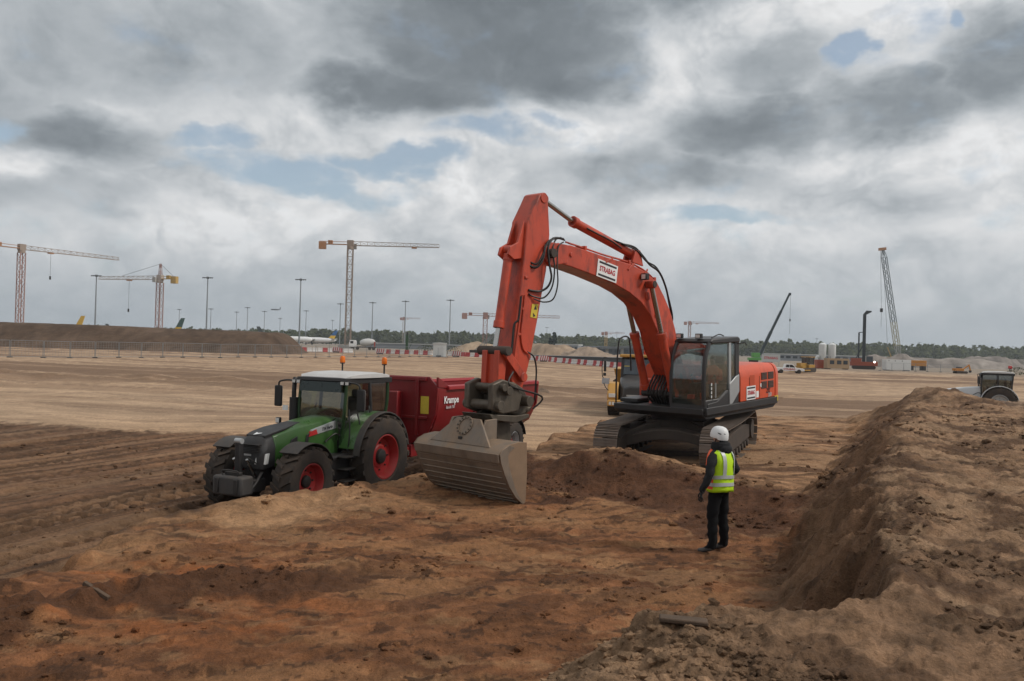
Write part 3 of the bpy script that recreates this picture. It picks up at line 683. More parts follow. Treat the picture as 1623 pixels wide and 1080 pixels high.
    cs = MB(); cs.bb(-.1, .55, .56, .72, 1.5, 1.95); cs.bb(-.1, .55, 1.22, 1.36, 1.5, 1.95); cs.cyl((.5, .64, 1.95), (.56, .64, 2.2), .025); cs.cyl((.5, 1.29, 1.95), (.56, 1.29, 2.2), .025); cs.build('console', BLACK, EX, .02)
    MB().box((1.14, .62, 1.95), (.06, .16, .22), Matrix.Rotation(R(15), 3, 'Y')).build('monitor', BLACK, EX, .01)
    # red box and fire extinguisher by the front glass, stickers on the pillar
    MB().box((1.16, .98, 1.66), (.12, .16, .14)).build('red_box', mat('red_plastic', (.5, .04, .03), .5), EX, .01)
    MB().cyl((1.1, 1.26, 1.52), (1.1, 1.26, 1.78), .06).build('fire_extinguisher', mat('extinguisher_red', (.55, .05, .02), .4), EX)
    for zz in (1.98, 1.88, 1.78, 1.68): MB().bb(.96, 1.0, y1-.018, y1-.012, zz-.03, zz+.035).build('sticker', SIGNW, EX)
    for yy in (.58, 1.12):
        l = MB().box((1.02, yy, 3.17), (.12, .16, .12)).build('work_light', BLACK, EX, .015); MB().box((1.083, yy, 3.17), (.008, .12, .08)).build('lens', LAMP, l)
    MB().tube([(.75, 1.32, 3.12), (.5, 1.38, 3.2), (.3, 1.40, 3.16)], .015).build('roof_handle', BLACK, EX)
    MB().tube([(-.3, 1.46, 2.95), (-.42, 1.62, 2.97), (-.42, 1.64, 2.90)], .014).build('mirror_arm', BLACK, EX)
    # ---- boom
    hb = .27
    top = [exl(*p, hb) for p in ((882, 387), (905, 389), (930, 397), (965, 409), (1000, 419), (1022, 430), (1040, 446), (1052, 468), (1062, 492), (1070, 520), (1078, 560))]
    bot = [exl(*p, hb) for p in ((882, 416), (905, 423), (940, 436), (977, 452), (998, 464), (1017, 480), (1031, 500), (1042, 525), (1049, 555))]
    foot = (.22, 1.62)
    prof = top+[(foot[0]-.28, foot[1]+.1), (foot[0]-.15, foot[1]-.22), (foot[0]+.18, foot[1]-.15)]+bot[::-1]
    MB().prism(prof, -hb, hb).build('boom', ORANGE, EX, .018)
    def midp(a, b): return ((a[0]+b[0])/2, (a[1]+b[1])/2)
    tip = exl(872, 402, hb)
    tl = MB()
    for yy in (-hb-.02, hb-.07):
        tl.prism([(tip[0]-.02, tip[1]+.24), (tip[0]+.17, tip[1]+.12), (tip[0]+.17, tip[1]-.14), (tip[0]+.0, tip[1]-.26), (top[0][0]-.35, bot[0][1]), (top[0][0]-.35, top[0][1])], yy, yy+.09)
    tl.build('boom_tip_bracket', ORANGE, EX, .01)
    MB().cyl((tip[0], -hb-.12, tip[1]), (tip[0], hb+.12, tip[1]), .10, None, 18).build('boom_tip_pin', FRAMEM, EX, .008)
    MB().cyl((foot[0], -.46, foot[1]), (foot[0], .46, foot[1]), .11, None, 16).build('boom_foot_pin', DARKM, EX)
    bk = MB()
    for yy in (-.45, .33): bk.prism([(-.25, 1.3), (.95, 1.3), (.8, 1.5), (.36, 1.82), (.1, 1.82)], yy, yy+.10)
    bk.build('boom_bracket', ORANGE, EX, .015)
    c = exl(962, 430, hb); c2 = exl(985, 439, hb)
    dx = Vector((c2[0]-c[0], 0, c2[1]-c[1])).normalized()
    # the plate follows the slope of the boom; read from the left flank, forward is to the left of the reader
    logo_sign(EX, (c[0], hb+.010, c[1]), dx, Vector((0, 1, 0)).cross(dx) if (Vector((0, 1, 0)).cross(dx)).z > 0 else dx.cross(Vector((0, 1, 0))), .78, .40, 'STRABAG')
    p = exl(1017, 439, hb); wl = MB().box((p[0], hb+.10, p[1]), (.14, .16, .16)).build('boom_light', BLACK, EX, .015); MB().box((p[0]+.073, hb+.10, p[1]), (.008, .11, .11)).build('lens', LAMP, wl)
    # ---- arm
    ha = .23
    ap = [exl(*q, ha) for q in ((837, 350), (850, 322), (856, 308), (862, 305), (868, 311), (869.5, 330), (871.5, 372), (866, 430), (860, 462), (853, 503), (845, 545), (838, 579), (831, 606), (824, 630), (814, 630), (811, 600), (814, 562), (819, 505), (826, 455), (832, 400))]
    MB().prism(ap, -ha, ha).build('arm', ORANGE, EX, .022)
    pt = exl(862, 314, ha)
    MB().cyl((pt[0], -ha-.02, pt[1]), (pt[0], ha+.02, pt[1]), .11, None, 18).build('arm_end_boss', ORANGE, EX, .01)
    tl = MB(); tl.prism([(tip[0]-.16, tip[1]+.16), (tip[0]+.15, tip[1]+.2), (tip[0]+.2, tip[1]-.25), (tip[0]-.14, tip[1]-.18)], -ha-.012, ha+.012); tl.build('arm_pivot_plate', ORANGE, EX, .02)
    # bucket cylinder mount: two cheek plates on the front of the arm
    m0 = exl(803, 398, 0)
    for yy in (-.16, .10):
        q = [exl(*k, 0) for k in ((822, 350), (812, 385), (800, 392), (797, 404), (806, 412), (822, 410))]
        MB().prism(q, yy, yy+.06).build('cylinder_bracket', ORANGE, EX, .01)
    # arm cylinder above the boom
    def ram(nm, p0, p1, p2, rb_, rr_, y, matb=ORANGE):
        a, b, c_ = (Vector((q[0], y, q[1])) for q in (p0, p1, p2))
        o = MB().cyl(a, b, rb_, None, 20); o.cyl(a-(b-a).normalized()*.02, a+(b-a).normalized()*.12, rb_*1.12, None, 20); o.cyl(b-(b-a).normalized()*.14, b, rb_*1.22, None, 20)
        o.cyl(a-(b-a).normalized()*.12-Vector((0, rb_, 0)), a-(b-a).normalized()*.12+Vector((0, rb_, 0)), rb_*.95, None, 16)
        o = o.build(nm, matb, EX, .006)
        r_ = MB().cyl(b, c_, rr_, None, 16); r_.build('piston_rod', CHROME, o)
        MB().cyl(c_-Vector((0, rr_*1.7, 0)), c_+Vector((0, rr_*1.7, 0)), rr_*1.7, None, 14).build('rod_eye', matb, o, .006)
        return o
    e0 = exl(1003, 404, 0); e1 = exl(907, 351, 0); e2 = (pt[0]-.02, pt[1])
    e2 = exl(860, 316, 0)
    ram('arm_cylinder', e0, e1, e2, .105, .055, 0)
    br = MB()
    for yy in (-.16, .10): br.prism([(e0[0]-.22, e0[1]-.28), (e0[0]+.25, e0[1]-.20), (e0[0]+.1, e0[1]+.10), (e0[0]-.1, e0[1]+.10)], yy, yy+.06)
    br.build('cylinder_bracket', ORANGE, EX, .01)
    # boom cylinders
    for y, pr, pm, pb in ((.40, (1032, 451), (1048, 528), (1066, 618)), (-.40, None, None, None)):
        if pr: A, B, C = exl(*pb, y), exl(*pm, y), exl(*pr, y)
        ram('boom_cylinder', A, B, C, .105, .06, y)
        if y > 0: MB().cyl((C[0], -.52, C[1]), (C[0], .52, C[1]), .085, None, 16).build('boom_cylinder_pin', FRAMEM, EX, .006); MB().cyl((A[0]-.02, -.5, A[1]-.12), (A[0]-.02, .5, A[1]-.12), .09, None, 16).build('boom_cylinder_pin', DARKM, EX)
    # bucket cylinder in front of the arm
    A, B, C = exl(806, 405, 0), exl(790, 520, 0), exl(784, 556, 0)
    ram('bucket_cylinder', A, B, C, .095, .052, 0)
    # linkage: rear links to the arm, front links down to the coupler
    pv = exl(829, 598, .3); lp = C; cp = exl(780, 618, 0); ab = exl(812, 634, 0)
    for yy in (-.32, .26):
        k = MB(); d_ = Vector((lp[0]-pv[0], 0, lp[1]-pv[1])).normalized(); n_ = Vector((-d_.z, 0, d_.x))*.085
        def pp(q, s): return (q[0]+n_.x*s, q[1]+n_.z*s)
        k.prism([pp(pv, 1), pp(pv, -1), pp(lp, -1.1), pp((lp[0]+d_.x*.09, lp[1]+d_.z*.09), 0), pp(lp, 1.1)], yy, yy+.06); k.cyl((pv[0], yy-.02, pv[1]), (pv[0], yy+.08, pv[1]), .10, None, 14); k.build('side_link', ORANGE, EX, .01)
    k = MB(); d_ = Vector((cp[0]-lp[0], 0, cp[1]-lp[1])).normalized(); n_ = Vector((-d_.z, 0, d_.x))*.12
    k.prism([pp(lp, 1), pp(lp, -1), pp(cp, -.8), pp(cp, .8)], -.24, -.10); k.prism([pp(lp, 1), pp(lp, -1), pp(cp, -.8), pp(cp, .8)], .10, .24); k.prism([pp(lp, .5), pp(lp, -.2), pp(cp, -.1), pp(cp, .3)], -.12, .12); k.build('bucket_link', ORANGE, EX, .012)
    MB().cyl((lp[0], -.42, lp[1]), (lp[0], .40, lp[1]), .095, None, 18).build('link_pin', FRAMEM, EX, .01)
    # ---- quick coupler with tilt head
    K = MB(); K.prism([exl(*q, 0) for q in ((781, 612), (797, 604), (812, 614), (823, 634), (825, 650), (808, 657), (783, 652))], .10, .30)
    K.prism([exl(*q, 0) for q in ((781, 612), (797, 604), (812, 614), (823, 634), (825, 650), (808, 657), (783, 652))], -.30, -.12)
    K.prism([exl(*q, 0) for q in ((800, 625), (825, 630), (830, 648), (805, 650))], -.2, .2)
    ko = K.build('quick_coupler', BUCKETD, EX, .025)
    for yy in (-.40, .26):
        MB().prism([exl(*q, 0) for q in ((758, 608), (775, 600), (796, 607), (806, 625), (800, 650), (775, 655), (757, 648))], yy, yy+.13).build('coupler_cheek', BUCKETD, ko, .03)
    for q, r_ in (((766, 641), .10), (cp, .09), (ab, .11), ((772, 613), .075)):
        q = q if isinstance(q[0], float) else exl(*q, 0)
        MB().cyl((q[0], -.50, q[1]), (q[0], .50, q[1]), r_, None, 18).build('pin', BUCKETD, ko, .008)
    tc_ = exl(828, 648, .1); MB().cyl((ab[0]-.1, .05, ab[1]-.05), (tc_[0], .25, tc_[1]-.05), .13, None, 18).build('tilt_motor', BUCKETD, ko, .01)
    MB().prism([exl(*q, 0) for q in ((754, 655), (758, 664), (795, 668), (816, 660), (816, 654), (795, 657))], -.40, .40).build('tilt_plate', BUCKETD, ko, .012)
    for yy in (-.34, .04): MB().prism([exl(*q, 0) for q in ((768, 662), (788, 640), (800, 655), (803, 700), (785, 706))], yy, yy+.1).build('tilt_cheek', BUCKETD, ko, .012)
    MB().tube([(tc_[0]-.1, .3, tc_[1]), (tc_[0]-.25, .42, tc_[1]+.25), (cp[0]-.1, .40, cp[1]+.1), (cp[0]-.3, .3, cp[1]+.35)], .02).build('hydraulic_hose', HOSE, ko)
    # ---- bucket: back towards the tractor, mouth towards the machine
    hw = 1.16
    e = exl(831, 802, hw); ex, ez = e
    Z = lambda z: ez+z
    pr = [(0, 0), (.10, .06), (.27, .20), (.44, .42), (.57, .67), (.67, .92), (.69, 1.06), (.62, 1.14), (.42, 1.21), (.16, 1.23), (-.06, 1.20)]
    outer = [(ex+a, Z(b)) for a, b in pr]; inner = [(ex+a*.94+.005-.03*(b > .3), Z(b*.965+.02)) for a, b in pr]
    bo = MB().loft([[(a, -hw, z) for a, z in outer+inner[::-1]], [(a, hw, z) for a, z in outer+inner[::-1]]]); bo = bo.build('bucket', BUCKETM, EX, .006)
    for yy in (-hw-.025, hw-.012):
        MB().prism([(ex+a*.99, Z(b*1.0)) for a, b in pr]+[(ex-.06, Z(.6))], yy, yy+.037).build('side_plate', mat('sandy_plate', (.19, .125, .08), .8, 0, .3, 5, dust=.6, dustcol=(.27, .18, .11)), bo, .006)
        cr = [(ex+a, Z(b)) for a, b in pr[:9]]; ci = [(ex+a*.72-.02, Z(b*.93+.02)) for a, b in pr[:9]]
        MB().prism(cr+ci[::-1], yy-.012 if yy < 0 else yy+.037, yy if yy < 0 else yy+.049).build('side_rim', BUCKETM, bo, .004)
    MB().prism([(ex-.13, Z(-.035)), (ex+.12, Z(.035)), (ex+.11, Z(.06)), (ex-.12, Z(-.005))], -hw-.04, hw+.04).build('cutting_edge', BUCKETM, bo, .005)
    for i in range(len(pr)-1):                       # wear strips welded along the back
        if i in (1, 2, 3, 4):
            for f_ in (.25, .75):
                a = outer[i][0]*(1-f_)+outer[i+1][0]*f_; z = outer[i][1]*(1-f_)+outer[i+1][1]*f_
                MB().box((a, 0, z), (.012+.008*((i*2+f_) % 3 > 1.4), 2*hw-.05-.1*(f_ > .5), .022+.012*(i % 2)), Matrix.Rotation(R(-38), 3, 'Y')).build('wear_strip', BUCKETM, bo, .004)
    MB().box((ex+.705, 0, Z(.985)), (.022, 2*hw+.02, .17), Matrix.Rotation(R(10), 3, 'Y')).build('back_plate', BUCKETM, bo, .005)
    sp = MB(); sp.v = []  # triangular saddle with the bolted ring
    A1 = [(ex+.62, -.80, Z(1.15)), (ex+.62, .86, Z(1.15)), (ex+.36, .36, Z(1.62)), (ex+.36, -.28, Z(1.62))]
    A2 = [(a-.05, b, c_-.02) for a, b, c_ in A1]; sp.loft([A1, A2]); so = sp.build('saddle_plate', BUCKETM, bo, .008)
    u = Vector((0, 1, 0)); w_ = (Vector(A1[3])-Vector(A1[0])); w_ = (w_-u*w_.dot(u)).normalized(); nn = u.cross(w_); nn = nn if nn.x > 0 else -nn; cc = Vector((ex+.44, .02, Z(1.475)))
    rg = MB().lathe([(.20, -.01), (.20, .02), (.145, .02), (.145, -.01)], cc, nn, 28).build('bolted_ring', BUCKETM, so, .003)
    for k in range(14):
        a = 2*math.pi*k/14; q = cc+(u*math.cos(a)+w_*math.sin(a))*.172; MB().cyl(q, q+nn*.04, .018, None, 6).build('bolt', BUCKETD, so)
    MB().box(Vector((ex+.565, .02, Z(1.25)))+nn*.01, (.03, .10, .06)).build('lifting_eye', DARKM, so, .01)
    for yy in (-.5, .42): MB().prism([(ex+.58, Z(1.12)), (ex+.30, Z(1.60)), (ex+.0, Z(1.60)), (ex+.02, Z(1.18))], yy, yy+.05).build('saddle_web', BUCKETM, bo, .008)
    # heap of sand held in the mouth
    # ---- hoses and pipes
    def P(px, py, off): a = exl(px, py, off); return (a[0], off, a[1])
    for k, (pts, r_) in enumerate((
        ([(893, 379, .2), (878, 378, .24), (869, 392, .3), (871, 420, .36), (874, 440, .4), (868, 455, .36), (855, 462, .28), (838, 460, .25)], .024),
        ([(895, 381, .15), (882, 379, .22), (876, 396, .32), (879, 425, .40), (875, 455, .42), (862, 472, .36), (845, 470, .27), (838, 466, .25)], .018),
        ([(893, 384, .22), (885, 392, .32), (883, 420, .40), (884, 450, .44), (877, 474, .42), (862, 479, .34), (846, 474, .27)], .016),
        ([(877, 378, .1), (865, 390, .3), (860, 412, .34), (850, 424, .3), (838, 420, .2), (828, 405, .12)], .026),
        ([(889, 377, .05), (870, 382, .26), (862, 400, .33), (852, 418, .32), (841, 416, .22), (830, 408, .1)], .02),
        ([(985, 387, .10), (1005, 392, .12), (1018, 405, .16), (1030, 420, .2), (1045, 432, .24), (1055, 455, .2), (1060, 478, .2), (1063, 500, .15), (1056, 520, .0)], .026),
        ([(970, 380, .08), (990, 388, .14), (1010, 398, .16), (1024, 414, .2), (1040, 424, .22), (1052, 446, .24), (1059, 470, .24), (1066, 505, .2), (1060, 525, 0)], .02),
        ([(836, 558, .25), (846, 566, .3), (850, 585, .3), (849, 610, .3), (847, 632, .28), (840, 648, .2)], .018),
        ([(930, 362, .1), (945, 370, .14), (970, 383, .14), (985, 394, .12)], .02))):
        MB().tube([P(*q) for q in pts], r_, 8, 6).build('hydraulic_hose', HOSE, EX)
    for yy, dz in ((.20, .05), (.12, .08), (-.1, .06)):   # hard pipes along the top of the boom
        q = [(a, yy, z+dz) for a, z in top[1:10]]; MB().tube(q, .02, 8, 3).build('hydraulic_pipe', ORANGE, EX)
    for i in (2, 4, 6): MB().box((top[i][0], .08, top[i][1]+.05), (.08, .34, .10)).build('pipe_clamp', ORANGE, EX, .01)
    MB().tube([P(832, 468, .25), P(829, 500, .25), P(826, 530, .25), P(829, 552, .25), P(836, 560, .26)], .018).build('hydraulic_pipe', ORANGE, EX)
    MB().tube([P(828, 468, .25), P(824, 505, .25), P(820, 535, .25), P(815, 570, .25)], .018).build('hydraulic_pipe', ORANGE, EX)
    MB().tube([P(826, 470, .24), P(822, 505, .24), P(815, 515, .2), P(812, 545, .2), P(809, 572, .2)], .022).build('hydraulic_hose', HOSE, EX)
    for k in range(7): MB().tube([(.9+.02*k, -.30+k*.09, 1.42), (1.15, -.3+k*.09, 1.7+.03*(k % 3)), (.95, -.28+k*.09, 2.05), (.72, -.24+k*.08, 2.3)], .026).build('hydraulic_hose', HOSE, EX)
    for (px, py, off, r_) in ((1026, 470, hb, .10), (1040, 500, hb, .06), (905, 404, hb, .05)):      # pin bosses and welded pads on the flank
        a_ = exl(px, py, off); MB().cyl((a_[0], off-.01, a_[1]), (a_[0], off+.03, a_[1]), r_, None, 16).build('pin_boss', ORANGE, EX, .006)
    for k in range(3): a_ = top[3+k]; MB().box((a_[0], hb+.012, a_[1]-.06), (.30, .02, .05), Matrix.Rotation(R(18+14*k), 3, 'Y')).build('weld_plate', ORANGE, EX, .006)
    for (px, py) in ((834, 440), (829, 490), (823, 530)): a_ = exl(px, py, ha); MB().box((a_[0], ha+.015, a_[1]), (.10, .03, .05)).build('pipe_clamp', ORANGE, EX, .006)
    vb = MB(); vb.bb(.45, .95, -.30, .30, 1.4, 1.72); vb.bb(.5, .8, -.5, .46, 1.4, 1.55); vb.build('valve_block', DARKM, EX, .02)
    # yellow warning plate on the arm
    a0, a1, a2, a3 = (exl(*q, ha) for q in ((843, 482), (853, 482.5), (850, 505), (840, 503)))
    MB().add([(q[0], ha+yy, q[1]) for yy in (.003, .010) for q in (a0, a1, a2, a3)], [(0, 1, 2, 3), (7, 6, 5, 4), (0, 4, 5, 1), (1, 5, 6, 2), (2, 6, 7, 3), (3, 7, 4, 0)]).build('warning_plate', YELLOW, EX)
    q = exl(848, 488, ha); MB().prism([(q[0]-.05, q[1]-.04), (q[0]+.05, q[1]-.04), (q[0], q[1]+.05)], ha+.011, ha+.013).build('warning_symbol', SIGNK, EX)
    q = exl(846, 499, ha); MB().prism([(q[0]-.04, q[1]-.03), (q[0]+.03, q[1]-.05), (q[0]+.04, q[1]+.04), (q[0], q[1]+.01)], ha+.011, ha+.013).build('warning_symbol', SIGNK, EX)
build_excavator()
# ================================================================ green tractor
FGREEN = mat('tractor_green', (.030, .105, .018), .28, 0, .15, 3, dust=.12, grime=.25, spec=.6)
FENDER = mat('fender_black', (.032, .032, .032), .6, 0, .15, 5, dust=.20)
def arc_fender(c, r, w, a0, a1, th=.04, n=14):
    x, y, z = c; rings = []
    for k in range(n+1):
        a = a0+(a1-a0)*k/n
        rings.append([(x+q*math.sin(a), y+yy, z+q*math.cos(a)) for q, yy in ((r, -w/2), (r+th*.2, w/2), (r+th, w/2), (r+th, -w/2))])
    return MB().loft(rings)
def build_tractor(T, hoodm, nosem, frontw=True, beacons=True, letter=None, extra=True):
    wheel(T, (0, .93, 1.0), 1.0, .66, .54, REDRIM if hoodm is FGREEN else SILVER, 20, .055, .085, 1, .05)
    wheel(T, (0, -.93, 1.0), 1.0, .66, .54, REDRIM if hoodm is FGREEN else SILVER, 20, .055, .085, -1, .05)
    for sy in (1, -1): wheel(T, (2.80, sy*.95, .74), .74, .56, .40, REDRIM if hoodm is FGREEN else SILVER, 18, .05, .075, sy, .0)
    ch = MB(); ch.bb(-.6, 3.3, -.26, .26, .62, 1.12); ch.bb(-.5, .5, -.42, .42, .7, 1.3); ch.cyl((0, -.9, 1.0), (0, .9, 1.0), .16); ch.cyl((2.8, -.85, .74), (2.8, .85, .74), .12); ch.box((2.8, 0, .78), (.4, .9, .3)); ch.build('chassis', DARKM, T, .02)
    # bonnet: lofted sections nose to cab
    def sec(x, zt, zb, w, wt):
        return [(x, -w, zb), (x, -w, zb+(zt-zb)*.62), (x, -wt, zt-.06), (x, -wt*.6, zt), (x, wt*.6, zt), (x, wt, zt-.06), (x, w, zb+(zt-zb)*.62), (x, w, zb)]
    hd = MB(); hd.loft([sec(.95, 2.02, 1.12, .46, .40), sec(1.6, 1.98, 1.12, .45, .38), sec(2.3, 1.90, 1.10, .43, .36), sec(2.9, 1.80, 1.05, .42, .34), sec(3.10, 1.76, 1.04, .42, .33)]); hd.build('bonnet', hoodm, T, .02)
    ns = MB(); ns.loft([sec(3.104, 1.755, 1.04, .418, .33), sec(3.3, 1.70, 1.02, .40, .31), sec(3.44, 1.60, 1.00, .37, .27), sec(3.50, 1.45, 1.02, .33, .22)]); no = ns.build('nose_grille', nosem, T, .02)
    if hoodm is FGREEN:   # black bonnet top, side grilles, badge
        tp = MB(); tp.loft([[(2.05, -.20, 1.938), (2.05, .20, 1.938), (2.05, .20, 1.90), (2.05, -.20, 1.90)], [(2.7, -.31, 1.848), (2.7, .31, 1.848), (2.7, .31, 1.80), (2.7, -.31, 1.80)], [(3.10, -.30, 1.775), (3.10, .30, 1.775), (3.10, .30, 1.70), (3.10, -.30, 1.70)], [(3.28, -.26, 1.725), (3.28, .26, 1.725), (3.28, .26, 1.66), (3.28, -.26, 1.66)]]); tp.build('bonnet_top_panel', BLACK, T, .01)
        for sy in (1, -1):
            MB().prism([(2.42, 1.14), (2.85, 1.14), (2.62, 1.60), (2.42, 1.66)], sy*.425, sy*.452).build('side_grille', BLACK, T, .01)
            MB().prism([(2.10, 1.18), (2.22, 1.18), (2.12, 1.66), (2.02, 1.70)], sy*.440, sy*.462).build('side_grille', BLACK, T, .01)
            s_ = MB().prism([(1.05, 1.74), (2.02, 1.62), (1.95, 1.76), (1.05, 1.92)], sy*.405, sy*.47).build('model_stripe', mat('stripe_grey', (.32, .33, .33), .4), T, .004)
            MB().prism([(1.75, 1.655), (2.06, 1.617), (1.98, 1.73), (1.80, 1.77)], sy*.40, sy*.474).build('red_stripe', mat('stripe_red', (.45, .03, .03), .4), s_)
        text('model_lettering', '724 Vario', .10, SIGNK, T, (1.40, .4715, 1.77), (-1, 0, .13), (.13, 0, 1), 1., .2)
        bd = MB(); bd.add([(3.16, -.07, 1.775), (3.30, -.05, 1.735), (3.28, .0, 1.74), (3.20, .10, 1.765), (3.17, .10, 1.773), (3.2, 0, 1.765)], [(0, 1, 2, 5), (5, 2, 3, 4)]); bd.build('nose_badge', SIGNW, T)
        lb = MB(); lb.bb(3.497, 3.508, -.10, .10, 1.30, 1.34); lb.build('nose_lettering_strip', SILVER, T)
        MB().bb(2.86, 2.93, .415, .428, 1.07, 1.18).build('service_sticker', YELLOW, T)
    for sy in (1, -1):
        l = MB(); l.loft([[(3.33, sy*.405, 1.36), (3.475, sy*.22, 1.28), (3.50, sy*.20, 1.13), (3.36, sy*.40, 1.12)], [(3.20, sy*.385, 1.36), (3.30, sy*.2, 1.28), (3.30, sy*.2, 1.13), (3.22, sy*.38, 1.12)]]); l.v = [(a+.03, b+sy*.012, c) for a, b, c in l.v]; l.build('headlight', LAMP, T, .01)
    # cab
    G = GLASSL if hoodm is FGREEN else glass('dark_tractor_glass', (.32, .36, .34), .14); gm = mat('pillar_green', (.016, .045, .012), .4) if hoodm is FGREEN else BLACK
    base = MB(); base.prism([(-.55, 1.25), (.98, 1.25), (1.0, 1.45), (.55, 1.50), (-.55, 1.62)], -.62, .62); base.build('cab_floor', DARKM, T, .02)
    roof = MB(); rr = []
    for (x, zt, w) in ((-.85, 2.93, .60), (-.78, 3.02, .72), (-.2, 3.07, .80), (.55, 3.06, .80), (.90, 3.02, .76), (1.02, 2.93, .66)):
        rr.append([(x, -w, 2.935), (x, -w, max(zt-.03, 2.94)), (x, -w*.8, max(zt, 2.95)), (x, w*.8, max(zt, 2.95)), (x, w, max(zt-.03, 2.94)), (x, w, 2.935)])
    roof.loft(rr); roof.build('cab_roof', mat('roof_white', (.58, .58, .57), .5, 0, .1, 3, dust=.22), T, .02)
    rl = MB(); rl.prism([(-.86, 2.80), (1.0, 2.80), (1.09, 2.86), (1.06, 2.933), (-.86, 2.933)], -.75, .75); rl.build('roof_lining', BLACK, T, .01)
    for sy in (1, -1):
        MB().tube([(1.02, sy*.58, 1.35), (1.04, sy*.68, 2.1), (.98, sy*.68, 2.85)], .040, 8).build('front_pillar', gm, T)
        MB().tube([(.10, sy*.70, 1.5), (.10, sy*.78, 2.1), (.10, sy*.72, 2.85)], .040, 8).build('door_pillar', BLACK, T)
        MB().tube([(-.62, sy*.66, 1.75), (-.72, sy*.70, 2.3), (-.76, sy*.68, 2.85)], .045, 8).build('rear_pillar', gm, T)
        d = MB(); d.loft([[(.14, sy*.70, 1.42), (.14, sy*.78, 2.1), (.14, sy*.72, 2.82)], [(.98, sy*.60, 1.42), (1.0, sy*.69, 2.1), (.95, sy*.68, 2.82)]], False, False); d.build('door_glass', G, T)
        d = MB(); d.loft([[(.06, sy*.72, 1.75), (.06, sy*.77, 2.1), (.06, sy*.72, 2.82)], [(-.60, sy*.67, 1.78), (-.68, sy*.70, 2.2), (-.73, sy*.68, 2.82)]], False, False); d.build('side_glass', G, T)
        MB().tube([(.22, sy*.80, 2.25), (.22, sy*.84, 2.1), (.22, sy*.80, 1.9)], .02).build('door_handle', BLACK, T)
    d = MB(); d.loft([[(1.05, -.57, 1.45), (1.06, -.66, 2.1), (1.0, -.66, 2.82)], [(1.14, 0, 1.45), (1.16, 0, 2.1), (1.08, 0, 2.82)], [(1.05, .57, 1.45), (1.06, .66, 2.1), (1.0, .66, 2.82)]], False, False); d.build('windscreen', G, T)
    MB().bb(-.75, -.745, -.62, .62, 1.85, 2.8).build('rear_window', G, T)
    MB().prism([(1.09, 2.60), (1.12, 2.60), (1.10, 2.84), (1.07, 2.84)], -.62, .62).build('sun_visor', mat('visor', (.035, .05, .05), .3), T)
    st = MB(); st.bb(-.30, .18, -.24, .24, 1.62, 1.78); st.box((-.36, 0, 2.08), (.14, .46, .68)); st.bb(-.40, -.32, -.14, .14, 2.42, 2.6); st.build('seat', BLACK, T, .04)
    sw = MB(); sw.lathe([(.19, -.015), (.21, 0), (.19, .015), (.17, 0)], (.62, 0, 2.02), (-.5, 0, .85), 22); sw.cyl((.62, 0, 2.02), (.86, 0, 1.45), .05); sw.build('steering_wheel', BLACK, T)
    db = MB(); db.box((.85, 0, 1.72), (.22, .55, .5)); db.bb(-.1, .35, -.52, -.3, 1.5, 1.95); db.build('dashboard', BLACK, T, .03)
    # rear fenders
    for sy in (1, -1):
        arc_fender((0, sy*.78, 1.0), 1.07, .44, R(-78), R(76)).build('fender', hoodm, T, .01)
        arc_fender((0, sy*1.09, 1.0), 1.065, .18, R(-80), R(84), .05).build('fender_extension', FENDER, T, .012)
        cx = MB(); cx.prism([(1.0*math.sin(a)*1.04, 1.0+1.04*math.cos(a)) for a in np.linspace(R(-78), R(72), 12)]+[(.75, 1.25), (-.75, 1.25)], sy*.56, sy*.60); cx.build('fender_cheek', hoodm, T, .008)
        arc_fender((2.8, sy*.95, .74), .82, .50, R(-62), R(38), .03).build('front_fender', FENDER, T, .008)
        MB().bb(.98, 1.02, sy*.985, sy*1.02, 1.18, 1.24).build('side_marker', LAMP, T)
    for sy in (1, -1):
        tk = MB(); tk.bb(.72, 1.75, sy*.30, sy*.82, .55, 1.15); tk.build('fuel_tank', BLACK, T, .06)
        for k in range(3): MB().box((1.25, sy*.95, .55+k*.28), (.42, .24, .03)).build('step', DARKM, T, .008)
        if sy > 0:
            MB().tube([(1.05, .82, 1.2), (1.05, .86, 1.7), (1.02, .80, 2.2)], .018).build('grab_rail', BLACK, T); MB().tube([(.72, .88, 1.3), (.72, .92, 1.75), (.76, .86, 2.1)], .018).build('grab_rail', BLACK, T)
    # exhaust stack, mirrors and roof lights
    MB().tube([(1.08, -.72, 1.3), (1.08, -.80, 1.75)], .06).build('exhaust_base', DARKM, T)
    ex = MB(); ex.cyl((1.08, -.82, 1.72), (1.08, -.82, 2.42), .105, None, 16); ex.tube([(1.08, -.82, 2.40), (1.08, -.82, 2.60), (1.02, -.86, 2.76), (.94, -.92, 2.88)], .055); ex.build('exhaust_stack', BLACK, T)
    for sy in (1, -1):
        MB().tube([(1.0, sy*.68, 2.80), (1.12, sy*.95, 2.84), (1.18, sy*1.18, 2.80), (1.18, sy*1.22, 2.70)], .022).build('mirror_arm', BLACK, T)
        m_ = MB().box((1.16, sy*1.24, 2.44), (.07, .22, .52)).build('mirror', BLACK, T, .03); MB().box((1.122, sy*1.24, 2.44), (.004, .19, .46)).build('mirror_glass', LAMP, m_)
        for k in (0, 1):
            l = MB().box((1.08, sy*(.66+.14*k), 2.82), (.10, .11, .09)).build('roof_light', BLACK, T, .01); MB().box((1.133, sy*(.66+.14*k), 2.82), (.008, .09, .07)).build('lens', LAMP, l)
